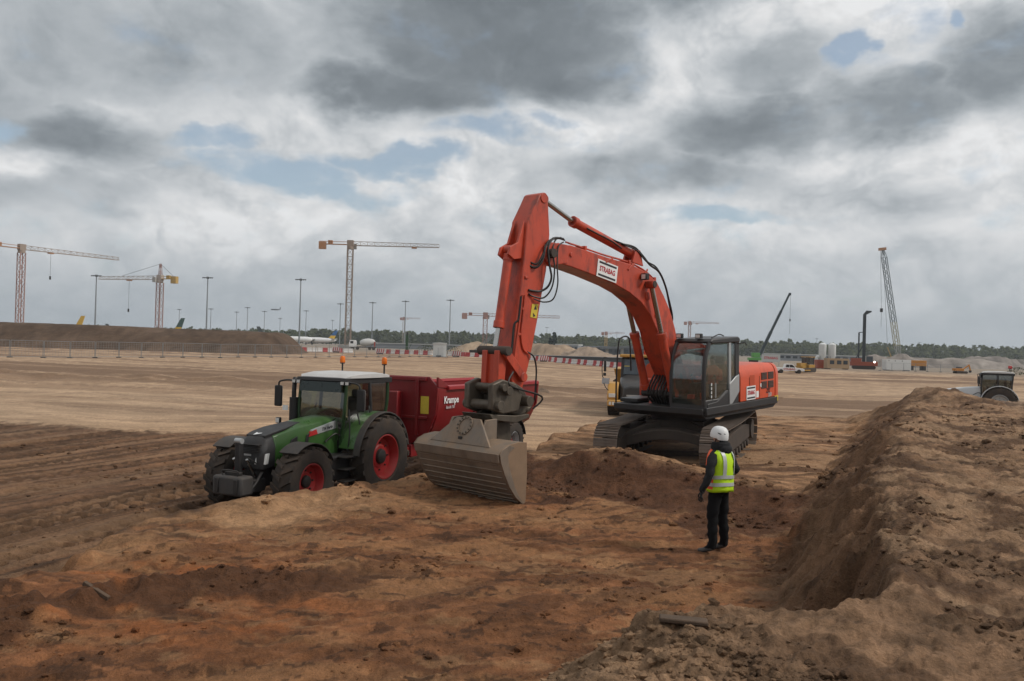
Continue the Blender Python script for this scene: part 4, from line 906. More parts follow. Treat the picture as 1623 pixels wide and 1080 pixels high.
    if extra:
        for k, (yy, zz) in enumerate(((-1.02, 1.62), (-1.04, 1.86))):
            l = MB().box((1.36, yy, zz), (.09, .12, .14)).build('front_light', BLACK, T, .015); MB().box((1.408, yy, zz), (.008, .10, .11)).build('lens', LAMP, l)
        MB().tube([(1.1, -.75, 1.6), (1.25, -.9, 1.62), (1.34, -1.02, 1.62), (1.34, -1.04, 1.84)], .022).build('light_bracket', BLACK, T)
        MB().tube([(1.05, -.6, 1.55), (1.1, -.72, 1.68), (1.1, -.78, 1.68)], .02).build('stack_bracket', BLACK, T)
        MB().box((1.2, -.98, 2.16), (.01, .16, .12)).build('number_plate', SIGNW, T)
    if beacons:
        for sy in (1, -1):
            p = (-.62, sy*.66)
            s_ = MB().cyl((*p, 2.98), (*p, 3.24), .022).build('beacon_post', BLACK, T); MB().lathe([(.05, 3.24), (.065, 3.25), (.065, 3.27)], (*p, 0)).build('beacon_socket', BLACK, s_)
            MB().lathe([(.062, 3.27), (.07, 3.29), (.068, 3.40), (.05, 3.44), (.01, 3.45)], (*p, 0), n=18).build('beacon', AMBER, T)
    for k in range(6): MB().bb(3.30-.0, 3.515-.0, -.30+k*.001, .30, 1.36+k*.035, 1.372+k*.035).build('grille_slat', DARKM, no)
    for yy in (-.5, .5): MB().tube([(2.8, yy*1.2, .95), (2.5, yy*.9, 1.0), (2.2, yy*.7, .9)], .03).build('steering_rod', DARKM, T)
    MB().tube([(.98, .62, 1.5), (1.2, .55, 1.62), (1.5, .50, 1.45)], .02).build('hose', HOSE, T)
    for k in range(2): MB().tube([(1.10-k*.03, -.1+.3*k, 1.52), (1.12, .0+.2*k, 1.75), (1.10, .28+.2*k, 1.98)], .012).build('wiper', BLACK, T)
    if frontw:
        for yy in (-.26, .26): MB().bb(4.10, 4.13, yy-.05, yy+.05, .58, .88).build('weight_lug', DARKM, T, .01)
        MB().tube([(4.0, -.2, .93), (4.0, -.2, 1.03), (4.0, .2, 1.03), (4.0, .2, .93)], .018).build('weight_handle', DARKM, T); MB().bb(3.84, 3.95, -.2, .2, .93, 1.0).build('weight_bracket', DARKM, T, .01)
        for sy in (1, -1): MB().cyl((3.45, sy*.18, .85), (3.72, sy*.18, 1.25), .035).build('lift_cylinder', CHROME, T); MB().tube([(3.3, sy*.2, 1.0), (3.5, sy*.25, 1.15), (3.68, sy*.14, 1.3)], .014).build('hose', HOSE, T)
        fl = MB(); fl.bb(3.3, 3.75, -.34, .34, .55, .82)
        fl.build('front_linkage', DARKM, T, .02)
        MB().bb(3.72, 4.10, -.40, .40, .52, .93).build('front_weight', mat('weight_grey', (.045, .045, .046), .65, 0, .2, 6, dust=.22), T, .05)
        MB().bb(3.70, 3.82, -.07, .07, .93, 1.62).build('front_post', BLACK, T, .02); MB().cyl((3.77, -.09, 1.64), (3.77, .09, 1.64), .06).build('post_cap', SILVER, T)
        for sy in (1, -1): MB().tube([(3.4, sy*.32, .95), (3.6, sy*.34, .75), (3.8, sy*.36, .62)], .035).build('lift_arm', DARKM, T)
def wheel_root(name, label, cat, px_, py_, z, head, **k):
    return thing(name, label, cat, (px_, py_, z), math.atan2(head[1], head[0]), **k)
TH = Vector((-.43, -.903)).normalized()
TRC = wheel_root('tractor', 'green tractor with red rims and two amber beacons, hitched to the red trailer', 'tractor', -4.13, 21.1, -.83, TH)
build_tractor(TRC, FGREEN, BLACK)

# ================================================================ red tipping trailer behind it
KRED = mat('trailer_red', (.21, .008, .012), .36, 0, .12, 2.5, dust=.12, grime=.2, spec=.5)
KREDL = mat('trailer_rim_red', (.33, .018, .024), .4, 0, .12, 2.5, dust=.12)
def build_trailer():
    T = wheel_root('tipping_trailer', 'dark red half-pipe tipping trailer standing behind the bucket', 'trailer', -4.13+2.45*.43, 21.1+2.45*.903, -.83, TH)
    L = 6.6
    # half-pipe body, x from 0 (front wall) to -L
    def half(x, th=0., zt=2.62, w=1.25):
        P = []
        for k in range(15):
            a = math.pi*k/14; yy = math.cos(a); zz = math.sin(a)
            P.append((x, (w-th)*(abs(yy)**.55)*(1 if yy > 0 else -1), zt-(zt-1.05-th)*(zz**.75)))
        return P
    b = MB(); o0, o1 = half(0.02), half(-L); i0, i1 = half(0.02, .05), half(-L, .05)
    b.loft([o0+i0[::-1], o1+i1[::-1]]); b.build('body', KRED, T, .004)
    # tall front wall with sloping shoulders
    fw = MB(); fw.prism([(-1.25, 2.55), (-1.25, 2.62), (-.98, 2.92), (.98, 2.92), (1.25, 2.62), (1.25, 2.55), (1.2, 1.9), (.95, 1.35), (.45, 1.06), (-.45, 1.06), (-.95, 1.35), (-1.2, 1.9)], .02, .10, 'x'); fw.build('front_wall', KRED, T, .012)
    for yy in (-.62, .62): MB().bb(.10, .17, yy-.05, yy+.05, 1.3, 2.86).build('front_rib', KRED, T, .012)
    MB().bb(.10, .16, -.9, .9, 2.80, 2.90).build('front_rail', KRED, T, .012); MB().bb(.10, .15, -.95, .95, 1.75, 1.83).build('front_rail', KRED, T, .012)
    MB().bb(.17, .42, -.16, .16, 1.0, 2.5).build('tipping_cylinder_housing', KRED, T, .03)
    for sy in (1, -1):
        sl_ = MB(); sl_.prism([(.10, 2.64), (.10, 2.92), (-.42, 2.70), (-.42, 2.60)], sy*1.20, sy*1.27); sl_.build('corner_gusset', KRED, T, .01)
        MB().prism([(sy*1.22, 2.54), (sy*1.33, 2.56), (sy*1.33, 2.66), (sy*1.20, 2.69), (sy*1.17, 2.60)], -.40, -L, 'x').build('top_rail', KREDL, T, .01)
        for k in range(2):
            xx = -2.1-k*2.2; MB().prism([(sy*1.25, 2.5), (sy*1.31, 2.5), (sy*1.28, 1.9), (sy*1.0, 1.4), (sy*.95, 1.44), (sy*1.22, 1.9)], xx, xx-.12, 'x').build('side_rib', KRED, T, .008)
    MB().prism([(-1.3, 2.62), (1.3, 2.62), (1.25, 1.9), (.95, 1.3), (.45, 1.0), (-.45, 1.0), (-.95, 1.3), (-1.25, 1.9)], -L, -L-.1, 'x').build('tailgate', KRED, T, .01)
    MB().bb(.171, .176, -.36, -.66, 1.75, 2.2)
    MB().bb(.101, .106, .72, .98, 1.9, 2.38).build('warning_plate', YELLOW, T)
    t1 = text('lettering', 'Krampe', .27, SIGNW, T, (-.66, 1.262, 2.27), (-1, 0, 0), (0, 0, 1), .95, 0); text('lettering', 'Bandit 750', .11, mat('grey_lettering', (.45, .40, .40), .5), T, (-.60, 1.262, 2.07), (-1, 0, 0), (0, 0, 1), 1., .2)
    c = MB(); c.bb(-L+.3, .2, -.5, -.3, .72, 1.02); c.bb(-L+.3, .2, .3, .5, .72, 1.02); c.bb(-.2, .25, -.55, .55, .70, 1.04); c.loft([[(.2, -.5, .75), (.2, .5, .75), (.2, .5, .98), (.2, -.5, .98)], [(1.9, -.08, .62), (1.9, .08, .62), (1.9, .08, .76), (1.9, -.08, .76)]]); c.build('chassis', KRED, T, .015)
    MB().tube([(1.9, 0, .69), (2.3, 0, .66)], .06).build('drawbar_eye', DARKM, T)
    MB().cyl((.6, .34, .1), (.6, .34, .95), .05).build('support_leg', KRED, T)
    for xx in (-3.6, -5.05):
        for sy in (1, -1): wheel(T, (xx, sy*.98, .68), .68, .52, .34, SILVER, 26, .018, .05, sy, -.02, hubm=KRED)
    for sy in (1, -1):
        arc_fender((-3.6, sy*.98, .68), .76, .56, R(-10), R(75), .025).build('mudguard', BLACK, T); arc_fender((-5.05, sy*.98, .68), .76, .56, R(-75), R(10), .025).build('mudguard', BLACK, T)
    for yy in (.12, -.05, .2): MB().tube([(.4, yy, 1.5), (1.1, yy*1.5, 1.15), (1.8, yy, 1.35), (2.3, yy, 1.25)], .018).build('hose', HOSE, T)
build_trailer()

# ================================================================ people
def skin_mesh(name, J, E, root, subs=2):
    """continuous body grown over a skeleton of joints (position, radii)"""
    keys = list(J); me = bpy.data.meshes.new(name); me.from_pydata([J[k][0] for k in keys], [(keys.index(a), keys.index(b)) for a, b in E], [])
    o = bpy.data.objects.new(name, me); COL.objects.link(o); sk = o.modifiers.new('skin', 'SKIN'); sk.branch_smoothing = .6
    if not me.skin_vertices:
        bm = bmesh.new(); bm.from_mesh(me); bm.verts.layers.skin.verify(); bm.to_mesh(me); bm.free()
    for i, k in enumerate(keys):
        r = J[k][1]; v = me.skin_vertices[0].data[i]; v.radius = r if isinstance(r, tuple) else (r, r); v.use_root = (k == root)
    sb = o.modifiers.new('sub', 'SUBSURF'); sb.levels = sb.render_levels = subs
    dg = bpy.context.evaluated_depsgraph_get(); dg.update(); m2 = bpy.data.meshes.new_from_object(o.evaluated_get(dg))
    bpy.data.objects.remove(o); bpy.data.meshes.remove(me); m2.name = name
    m2.polygons.foreach_set('use_smooth', [True]*len(m2.polygons)); return m2
SKIN = mat('skin', (.42, .23, .16), .55, 0, .08, 20); JACKET = mat('black_jacket', (.008, .008, .009), .85, 0, .3, 12, bump=.3); TROUSERS = mat('black_trousers', (.007, .007, .008), .9, 0, .3, 12, bump=.4, spec=.2)
SHOE = mat('work_shoe', (.045, .05, .055), .7, 0, .3, 15, dust=.35); GLOVE = mat('dark_glove', (.02, .02, .022), .8, 0, .2, 20)
HIVIS = mat('hi_vis_yellow', (.50, .75, .012), .6, 0, .05, 6, bump=.1); HIORANGE = mat('hi_vis_orange', (.85, .12, .035), .6, 0, .05, 6); REFLECT = mat('reflective_tape', (.50, .51, .50), .4, .2, .06, 20)
def hand(parent, wrist, dirv, palm_n, m, s=1.):
    """palm with four bent fingers and a thumb leaving its side"""
    w = Vector(wrist); d = Vector(dirv).normalized(); n = Vector(palm_n); n = (n-d*n.dot(d)).normalized(); sd_ = d.cross(n)
    J = {'w': (w, .026*s), 'p': (w+d*.05*s, (.034*s, .02*s)), 'q': (w+d*.085*s, (.036*s, .018*s))}; E = [('w', 'p'), ('p', 'q')]
    for i, ln in enumerate((.070, .080, .074, .056)):
        o = sd_*(-.030+.020*i)*s; b = w+d*.088*s+o; l = ln*s
        J[f'a{i}'] = (b, .0095*s); J[f'b{i}'] = (b+d*l*.45+n*.006*s, .0088*s); J[f'c{i}'] = (b+d*l*.75+n*.028*s, .0082*s); J[f'd{i}'] = (b+d*l*.88+n*.048*s, .0070*s)
        E += [('q', f'a{i}'), (f'a{i}', f'b{i}'), (f'b{i}', f'c{i}'), (f'c{i}', f'd{i}')]
    b = w+d*.03*s-sd_*.03*s; J['t0'] = (b, .012*s); J['t1'] = (b+d*.035*s-sd_*.018*s+n*.012*s, .0105*s); J['t2'] = (b+d*.065*s-sd_*.016*s+n*.03*s, .009*s); E += [('p', 't0'), ('t0', 't1'), ('t1', 't2')]
    J = {k: (tuple(v[0]), v[1]) for k, v in J.items()}
    return link('hand', skin_mesh('hand', J, E, 'p', 1), m, parent)
def head_bits(parent, c, fwd, helmet=True):
    c = Vector(c)
def build_person():
    p = hit(1137, 876)
    P = thing('person', 'standing worker in yellow and orange safety vest, black clothes and white helmet', 'person', (p.x, p.y, p.z-.012), math.atan2(.74, -.67))
    P.scale = (1.035,)*3
    J = {'pel': ((0, 0, .95), (.165, .135)), 'sp': ((-.01, 0, 1.12), (.155, .125)), 'ch': ((-.01, 0, 1.30), (.18, .135)), 'up': ((-.01, 0, 1.42), (.13, .11)), 'nk': ((.005, 0, 1.51), .068), 'jaw': ((.022, 0, 1.575), (.068, .075)), 'hd': ((.018, 0, 1.65), (.075, .092)), 'tp': ((.008, 0, 1.715), (.068, .08)),
         'nose': ((.118, 0, 1.625), .010), 'nb': ((.085, 0, 1.635), .02)}
    E = [('pel', 'sp'), ('sp', 'ch'), ('ch', 'up'), ('up', 'nk'), ('nk', 'jaw'), ('jaw', 'hd'), ('hd', 'tp'), ('hd', 'nb'), ('nb', 'nose')]
    for s, nm, el, wr in ((1, 'L', (-.05, .315, 1.13), (.04, .385, .89)), (-1, 'R', (-.07, -.335, 1.16), (.16, -.30, 1.06))):
        J['sh'+nm] = ((-.01, .195*s, 1.405), .082); J['ua'+nm] = (tuple((Vector((-.01, .195*s, 1.405))+Vector(el))/2+Vector((0, .012*s, 0))), .070); J['el'+nm] = (el, .060); J['fa'+nm] = (tuple(Vector(el)*.5+Vector(wr)*.5), .055); J['wr'+nm] = (wr, .042)
        E += [('up', 'sh'+nm), ('sh'+nm, 'ua'+nm), ('ua'+nm, 'el'+nm), ('el'+nm, 'fa'+nm), ('fa'+nm, 'wr'+nm)]
        J['hp'+nm] = ((0, .098*s, .88), .105); J['th'+nm] = ((.01, .115*s, .68), .098); J['kn'+nm] = ((.015, .125*s, .48), .078); J['cf'+nm] = ((-.012, .14*s, .28), .076); J['an'+nm] = ((-.02, .15*s, .10), .066)
        J['he'+nm] = ((-.035, .152*s, .055), .045); J['to'+nm] = ((.13, .18*s, .045), (.045, .036)); J['ti'+nm] = ((.20, .19*s, .04), (.034, .026))
        E += [('pel', 'hp'+nm), ('hp'+nm, 'th'+nm), ('th'+nm, 'kn'+nm), ('kn'+nm, 'cf'+nm), ('cf'+nm, 'an'+nm), ('an'+nm, 'he'+nm), ('an'+nm, 'to'+nm), ('to'+nm, 'ti'+nm)]
    me = skin_mesh('body', J, E, 'pel')
    for v in me.vertices:      # cloth folds on trousers and sleeves
        z = v.co.z
        if z < 1.45 and z > .1:
            f = .007*math.sin(z*46+v.co.x*30)+.006*math.sin(z*23+v.co.y*40); r = Vector((v.co.x, 0, 0)); v.co.x += f*(1 if v.co.x > 0 else -1)
    for m in (SKIN, JACKET, TROUSERS, SHOE): me.materials.append(m)
    for f in me.polygons:
        c = f.center
        f.material_index = 0 if c.z > 1.53 else 3 if c.z < .095 else 2 if (c.z < .93 and abs(c.y) < .27) else 1
    link('body', me, None, P)
    # hood bunched behind the neck, helmet with vents, collar
    hd = MB(); hd.lathe([(.09, 1.44), (.135, 1.47), (.145, 1.53), (.125, 1.59), (.095, 1.60)], (-.015, 0, 0), n=22); hd.ball((-.085, 0, 1.50), (.085, .13, .085), 16, 10); hd.ball((-.06, 0, 1.58), (.065, .085, .06), 14, 8); hd.build('hood', JACKET, P)
    HT = Matrix.Rotation(R(-6), 3, 'Y'); hl = MB(); rings = []
    for k, (q, h) in enumerate(((1.0, -.018), (1.035, .0), (1.02, .03), (.97, .065), (.86, .10), (.66, .128), (.38, .143), (.05, .148))):
        rings.append([Vector((.012, 0, 1.675))+HT @ Vector((.128*q*math.cos(a)*(1.08 if math.cos(a) > 0 else 1.0), .112*q*math.sin(a), h-(.02 if k < 2 and math.cos(a) < -.3 else 0))) for a in np.linspace(0, 2*math.pi, 33)[:-1]])
    hl.loft(rings); ho = hl.build('helmet', WHITE, P)
    for a in (R(118), R(148), R(212), R(242), R(180)):
        q = .117; c = Vector((.012+.128*.93*math.cos(a), .112*.93*math.sin(a), 1.675+.062)); n_ = Vector((math.cos(a), math.sin(a), .55)).normalized()
        M = n_.to_track_quat('Z', 'Y').to_matrix(); t_ = Vector((-math.sin(a), math.cos(a), 0))
        MB().ball(c+n_*.002-Vector((0, 0, .010)), (.013, .036, .007), 10, 6, n_.to_track_quat('Z', 'Y').to_matrix() @ Matrix.Rotation(R(90 if abs(a-math.pi) < .1 else 65), 3, 'Z')).build('vent', BLACK, ho)
    MB().tube([(.0, .10, 1.66), (.03, .085, 1.58), (.06, .04, 1.535)], .006).build('chin_strap', BLACK, ho)
    for s in (1, -1): MB().ball((.012, .083*s, 1.645), (.022, .012, .034), 10, 7).build('ear', SKIN, P)
    # vest: open-sided shell, yellow back and orange front
    def ring(z, rx, ry, cx=-.01, n=40): return [(cx+rx*abs(math.cos(a))**.85*(1 if math.cos(a) > 0 else -1), ry*abs(math.sin(a))**.85*(1 if math.sin(a) > 0 else -1), z+.006*math.sin(3*a)) for a in np.linspace(0, 2*math.pi, n+1)[:-1]]
    V = [(.90, .165, .212), (.94, .170, .215), (1.04, .163, .205), (1.15, .166, .207), (1.26, .172, .212), (1.34, .168, .214), (1.41, .150, .214), (1.46, .122, .188), (1.495, .098, .135)]
    vm = MB()
    for i in range(len(V)-1):
        vm.loft([ring(*V[i]), ring(*V[i+1])], True, False)
    bmv = vm.mesh('vest', True, 60)
    for m in (HIVIS, HIORANGE): bmv.materials.append(m)
    bm = bmesh.new(); bm.from_mesh(bmv); bmesh.ops.remove_doubles(bm, verts=bm.verts, dist=.0005); bm.to_mesh(bmv); bm.free()
    for f in bmv.polygons: f.material_index = 1 if (f.center.x > -.035 and f.center.z > .945) else 0
    bmv.polygons.foreach_set('use_smooth', [True]*len(bmv.polygons))
    for v in bmv.vertices: v.co.x += .007*math.sin(v.co.z*38+v.co.y*22)+.005*math.sin(v.co.y*60+v.co.z*14); v.co.y += .005*math.sin(v.co.z*45+v.co.x*30)
    vo = link('safety_vest', bmv, None, P); so = vo.modifiers.new('thick', 'SOLIDIFY'); so.thickness = .008
    def vr(z):
        for a, b in zip(V[:-1], V[1:]):
            if a[0] <= z <= b[0]: t = (z-a[0])/(b[0]-a[0]); return a[1]+(b[1]-a[1])*t, a[2]+(b[2]-a[2])*t
    for z0, z1 in ((.985, 1.035), (1.09, 1.14)):
        b = MB(); b.loft([ring(z, vr(z)[0]+.013, vr(z)[1]+.011) for z in (z0, z1)], True, False); o = b.build('reflective_band', REFLECT, vo, smooth=60)
    for s in (1, -1):
        b = MB(); rg = []
        for z in (1.14, 1.2, 1.26, 1.34, 1.41, 1.455, 1.485):
            rx, ry = vr(z); row = []
            for yy in (.115*s-.026, .115*s+.026):
                t = min(.999, abs(yy)/ry); a = math.asin(t**(1/.85)); row.append((-.01-(rx+.014)*math.cos(a)**.85, yy, z+.003))
            rg.append(row)
        b.loft(rg, False, False); b.build('shoulder_band', REFLECT, vo)
    hand(P, (.030, .372, .915), (.12, .08, -1), (.2, -1, 0), GLOVE); hand(P, (.135, -.304, 1.065), (1, .25, -.1), (.2, 1, .1), GLOVE)
build_person()
def build_operator():
    q = EXM @ Vector((.08, .98, 1.74)); P = thing('person', 'excavator operator in orange work jacket, seated behind the cab glass', 'person', q, EXA, ry=R(2.9))
    J = {'pel': ((0, 0, .10), (.16, .13)), 'sp': ((-.02, 0, .28), (.15, .12)), 'ch': ((-.03, 0, .46), (.17, .13)), 'up': ((-.03, 0, .57), (.12, .1)), 'nk': ((-.01, 0, .66), .06), 'jaw': ((.015, 0, .73), (.066, .072)), 'hd': ((.01, 0, .80), (.074, .09)), 'tp': ((0, 0, .86), .07), 'nose': ((.11, 0, .775), .011)}
    E = [('pel', 'sp'), ('sp', 'ch'), ('ch', 'up'), ('up', 'nk'), ('nk', 'jaw'), ('jaw', 'hd'), ('hd', 'tp'), ('hd', 'nose')]
    for s, nm in ((1, 'L'), (-1, 'R')):
        J['sh'+nm] = ((-.03, .18*s, .56), .075); J['el'+nm] = ((.10, .27*s, .30), .058); J['wr'+nm] = ((.36, .30*s, .36), .042); J['hp'+nm] = ((.04, .09*s, .09), .10); J['kn'+nm] = ((.46, .13*s, .14), .08); J['an'+nm] = ((.56, .14*s, -.24), .06); J['to'+nm] = ((.70, .15*s, -.28), .042)
        E += [('up', 'sh'+nm), ('sh'+nm, 'el'+nm), ('el'+nm, 'wr'+nm), ('pel', 'hp'+nm), ('hp'+nm, 'kn'+nm), ('kn'+nm, 'an'+nm), ('an'+nm, 'to'+nm)]
    me = skin_mesh('body', J, E, 'pel'); OJ = mat('orange_workwear', (.80, .10, .035), .7, 0, .1, 8)
    for m in (SKIN, OJ, TROUSERS): me.materials.append(m)
    for f in me.polygons: c = f.center; f.material_index = 0 if c.z > .67 else 2 if (c.x > .2 and c.z < .24) else 1
    link('body', me, None, P); MB().ball((-.012, 0, .835), (.092, .08, .075), 16, 9).build('hair', mat('brown_hair', (.05, .03, .02), .7), P)
    for s in (1, -1): hand(P, (.37, .30*s, .365), (1, 0, .25), (0, 0, -1), SKIN)
build_operator()
# ================================================================ site surroundings
def gp(px, D):
    x, y = bearing(px, D); return Vector((x, y, gz(x, y)))
CRANE_R = mat('crane_red_white', (.34, .20, .17), .6, 0, .25, .25); CRANE_B = mat('crane_beige', (.30, .235, .19), .6, 0, .2, .25); CRANE_O = mat('crane_orange', (.40, .20, .10), .6, 0, .15, .5)
CRANE_Y = mat('crane_yellow', (.46, .30, .10), .6, 0, .15, .5); CRANE_W = mat('crane_pale', (.42, .36, .32), .6, 0, .15, .5); CONC = mat('concrete', (.30, .29, .27), .85, 0, .15, 1.5); STEELG = mat('galvanised_steel', (.26, .28, .29), .5, .5, .12, 2)
ROPE = mat('wire_rope', (.08, .08, .08), .6)
def lattice(mb, p0, p1, w, seg, ch=.2, dg=.1, w1=None, tri=False):
    p0, p1 = Vector(p0), Vector(p1); d = (p1-p0); L = d.length; d.normalize(); w1 = w if w1 is None else w1
    up = Vector((0, 0, 1)) if abs(d.z) < .7 else Vector((1, 0, 0)); s = d.cross(up).normalized(); u = s.cross(d)
    def corner(t, k):
        q = (w+(w1-w)*t)/2; a, b = ((-1, -1), (1, -1), (1, 1), (-1, 1))[k]
        if tri and k >= 2: a = 0
        return p0+d*L*t+s*a*q+u*b*q
    n = max(1, int(L/seg)); ks = (0, 1, 2) if tri else (0, 1, 2, 3)
    for k in ks: mb.bar(corner(0, k), corner(1, k), ch)
    for i in range(n):
        for j, k in enumerate(ks):
            k2 = ks[(j+1) % len(ks)]; a, b = (k, k2) if i % 2 else (k2, k)
            mb.bar(corner(i/n, a), corner((i+1)/n, b), dg); mb.bar(corner((i+1)/n, k), corner((i+1)/n, k2), dg)
    return mb
def tower_crane(label, px, D, zj, jd, jl, cl, mm, jm, cwm, apex=0, mw_=1.9, trolley=.25, hook=12, group='tower cranes'):
    b = gp(px, D); T = thing('tower_crane', label, 'crane', b, math.atan2(jd[1], jd[0]), group); h = zj-b.z; k = mw_/1.9
    lattice(MB(), (0, 0, 0), (0, 0, h-1.5), mw_, 2.6*k, .26*k, .12*k).build('mast', mm, T, smooth=0, fix=False)
    MB().bb(-3, 3, -3, 3, -.2, 1.2).build('ballast_base', CONC, T)
    s = MB(); s.cyl((0, 0, h-1.6), (0, 0, h-.6), 1.25*k, None, 12); s.bb(-1.1*k, 1.1*k, -.9*k, .9*k, h-.6, h+1.6*k); s.build('slewing_head', jm, T)
    MB().bb(.6, 2.0, 1.0*k, 2.1*k, h-1.4, h+.6).build('cab', mat('crane_cab', (.35, .34, .32), .4), T, .05)
    lattice(MB(), (1, 0, h+.5), (jl, 0, h+.5), 1.5*k, 2.4*k, .17*k, .09*k, 1.15*k, True).build('jib', jm, T, smooth=0, fix=False)
    c = MB(); c.bb(-cl, -.8, -.7*k, .7*k, h-.1, h+.15); c.bar((-cl, -.7*k, h+1.0), (-1, -.7*k, h+1.0), .10); c.bar((-cl, .7*k, h+1.0), (-1, .7*k, h+1.0), .10); c.build('counter_jib', cwm, T)
    MB().bb(-cl-.3, -cl+2.2*k, -.8*k, .8*k, h-1.8*k, h+.9*k).build('counterweight', cwm, T, .05)
    MB().bb(-cl+3, -cl+4.6, -.6, .6, h+.15, h+1.4).build('winch', cwm, T, .05)
    if apex:
        lattice(MB(), (0, 0, h+1.2), (0, 0, h+apex), 1.1, 2, .18, .1, .5).build('tower_head', mm, T, smooth=0, fix=False)
        MB().bar((0, 0, h+apex), (jl*.62, 0, h+1.3), .09).build('jib_tie', ROPE, T, fix=False); MB().bar((0, 0, h+apex), (-cl+1, 0, h+.6), .09).build('counter_tie', ROPE, T, fix=False)
    tx = jl*trolley; MB().bb(tx-.9, tx+.9, -.7, .7, h-.7, h-.25).build('trolley', CRANE_O, T)
    if hook:
        MB().bar((tx, 0, h-.7), (tx, 0, h-hook), .07).build('hoist_rope', ROPE, T, fix=False); MB().bb(tx-.25, tx+.25, -.2, .2, h-hook-1.3, h-hook).build('hook_block', DARKM, T)
    return T
tower_crane('orange and white flat-top tower crane at the far left behind the earth bank', 30, 300, 34, (.48, .877), 39, 12, CRANE_R, CRANE_B, CRANE_O, trolley=.28, hook=9)
tower_crane('red tower crane with a pointed head and yellow counterweight, behind the long bank', 251, 330, 26.5, (-1, .35), 31, 8, CRANE_R, CRANE_W, CRANE_Y, apex=6, trolley=.5, hook=12)
tower_crane('tall beige flat-top tower crane, jib pointing right, in open sky', 551, 300, 38.6, (1, .02), 32, 11, CRANE_B, CRANE_B, CRANE_O, trolley=.72, hook=0)
tower_crane('red tower crane whose jib passes behind the excavator arm', 768, 400, 18.0, (1, .10), 36, 11, CRANE_R, CRANE_R, CRANE_R, trolley=.3, hook=0)
tower_crane('tiny far-off grey crane right of the beige tower crane', 638.6, 760, 27, (1, .1), 15, 3, CRANE_W, CRANE_R, CRANE_R, mw_=1.6, hook=0)
tower_crane('tiny yellow crane in front of the trees between boom and arm', 960, 760, 18.5, (1, .1), 17, 4, CRANE_Y, CRANE_R, CRANE_R, mw_=1.9, hook=0)
tower_crane('small pale red crane peeping out behind the excavator cab roof', 1092, 620, 25.0, (1, .05), 22, 4, CRANE_R, CRANE_R, CRANE_R, mw_=1.6, hook=0)

# floodlight masts
def light_mast():
    T = thing('light_mast', 'x', 'light mast', (0, 0, 0), 0, 'floodlight masts of the airfield'); H = 30
    MB().cyl((0, 0, 0), (0, 0, H), .42, .22, 10).build('pole', STEELG, T)
    h = MB(); h.bb(-2.4, 2.4, -.18, .18, H-.1, H+.22); h.bb(-.5, .5, -.3, .3, H-.5, H+.5); h.build('crossbar', STEELG, T)
    for k in range(6): MB().box((-2.1+k*.84, -.35, H-.1), (.5, .4, .34), Matrix.Rotation(R(30), 3, 'X')).build('floodlight', DARKM, T)
    return T
LM = light_mast(); first = True
for px, top, lab in ((150, 437, 'tallest light mast, left of the pointed red crane'), (326.5, 440, 'tall light mast standing at the middle of the earth bank'), (474, 443, 'tall light mast rising between the airliners'),
        (538, 482, 'light mast just left of the beige tower crane'), (589, 480, 'light mast standing behind the mixer truck'), (641, 478, 'light mast behind the green post'), (712, 476, 'light mast right of the white cabin'),
        (484, 493, 'short far light mast right of the tall one'), (391, 488, 'short far light mast over the bank end'), (374, 495, 'shortest light mast left of the bank end'), (333, 490, 'far light mast close beside the tall one on the bank'), (283, 491, 'far light mast beside the pointed red crane'),
        (866, 519, 'far light mast right of the excavator arm'), (977, 526, 'far light mast near the tiny yellow crane'), (1294, 536, 'thin far light mast left of the white silos'), (1457, 542, 'thin far light mast right of the white cabin'),
        (1605, 549, 'thin far light mast over the white tractor'), (418, 494, 'far light mast above the yellow airliner tail'), (443, 505, 'thin far light mast left of the tall mast'), (526, 508, 'thin far light mast between tall masts')):
    yh = 551.6+.027*(px-811.5); D = 28.3*FPX/(yh-top); D = min(D, 1500)
    o = LM if first else copy_tree(LM); first = False
    b = gp(px, D); o.location = b; o['label'] = lab

# earth bank on the left
def mound(name, x0, x1, y0, y1, hf, col, n=(120, 30), label=None):
    X, Y = np.meshgrid(np.linspace(x0, x1, n[0]), np.linspace(y0, y1, n[1])); base = far_z(X.ravel(), Y.ravel()).reshape(X.shape)
    Z = base-.15+hf(X, Y); me = grid_mesh(name, X, Y, Z); c = np.array(col)[None, :]*(1+.5*fbm(X.ravel()*.25, Y.ravel()*.25, 4, 300, .6)[:, None]+.3*fbm(X.ravel()*1.2, Y.ravel()*1.2, 3, 301, .6)[:, None])
    set_color(me, np.clip(c, .01, .6)); return tag(link(name, me, SOIL), kind='structure')
def berm(X, Y):
    r = sst(-40.8, -46.5, X+.8*fbm(X*.2, Y*.2, 3, 310)); t = sst(149, 158.5, Y+1.2*fbm(X*.15, Y*.15, 3, 311))
    h = np.interp(X, [-140, -90, -45], [4.75, 4.6, 4.15])
    return r*t*(h+.25*fbm(X*.18, Y*.3, 4, 312))*(1-sst(168, 176, Y))
mound('earth_bank', -150, -39, 147, 177, berm, (.105, .070, .048), (300, 50))
def heap(px, D, w, dpt, h, col, seed, name='sand_heap', flat=.0):
    c = gp(px, D)
    def f(X, Y):
        q = np.sqrt(((X-c.x)/(w/2))**2+((Y-c.y)/(dpt/2))**2)+.35*fbm(X*5/w, Y*5/w, 4, seed)
        return h*np.clip(1-np.clip(q-flat, 0, 9)/(1-flat), 0, 1)**.85*(1+.2*fbm(X*9/w, Y*9/w, 3, seed+9))
    return mound(name, c.x-w*.75, c.x+w*.75, c.y-dpt*.75, c.y+dpt*.75, f, col, (70, 24))
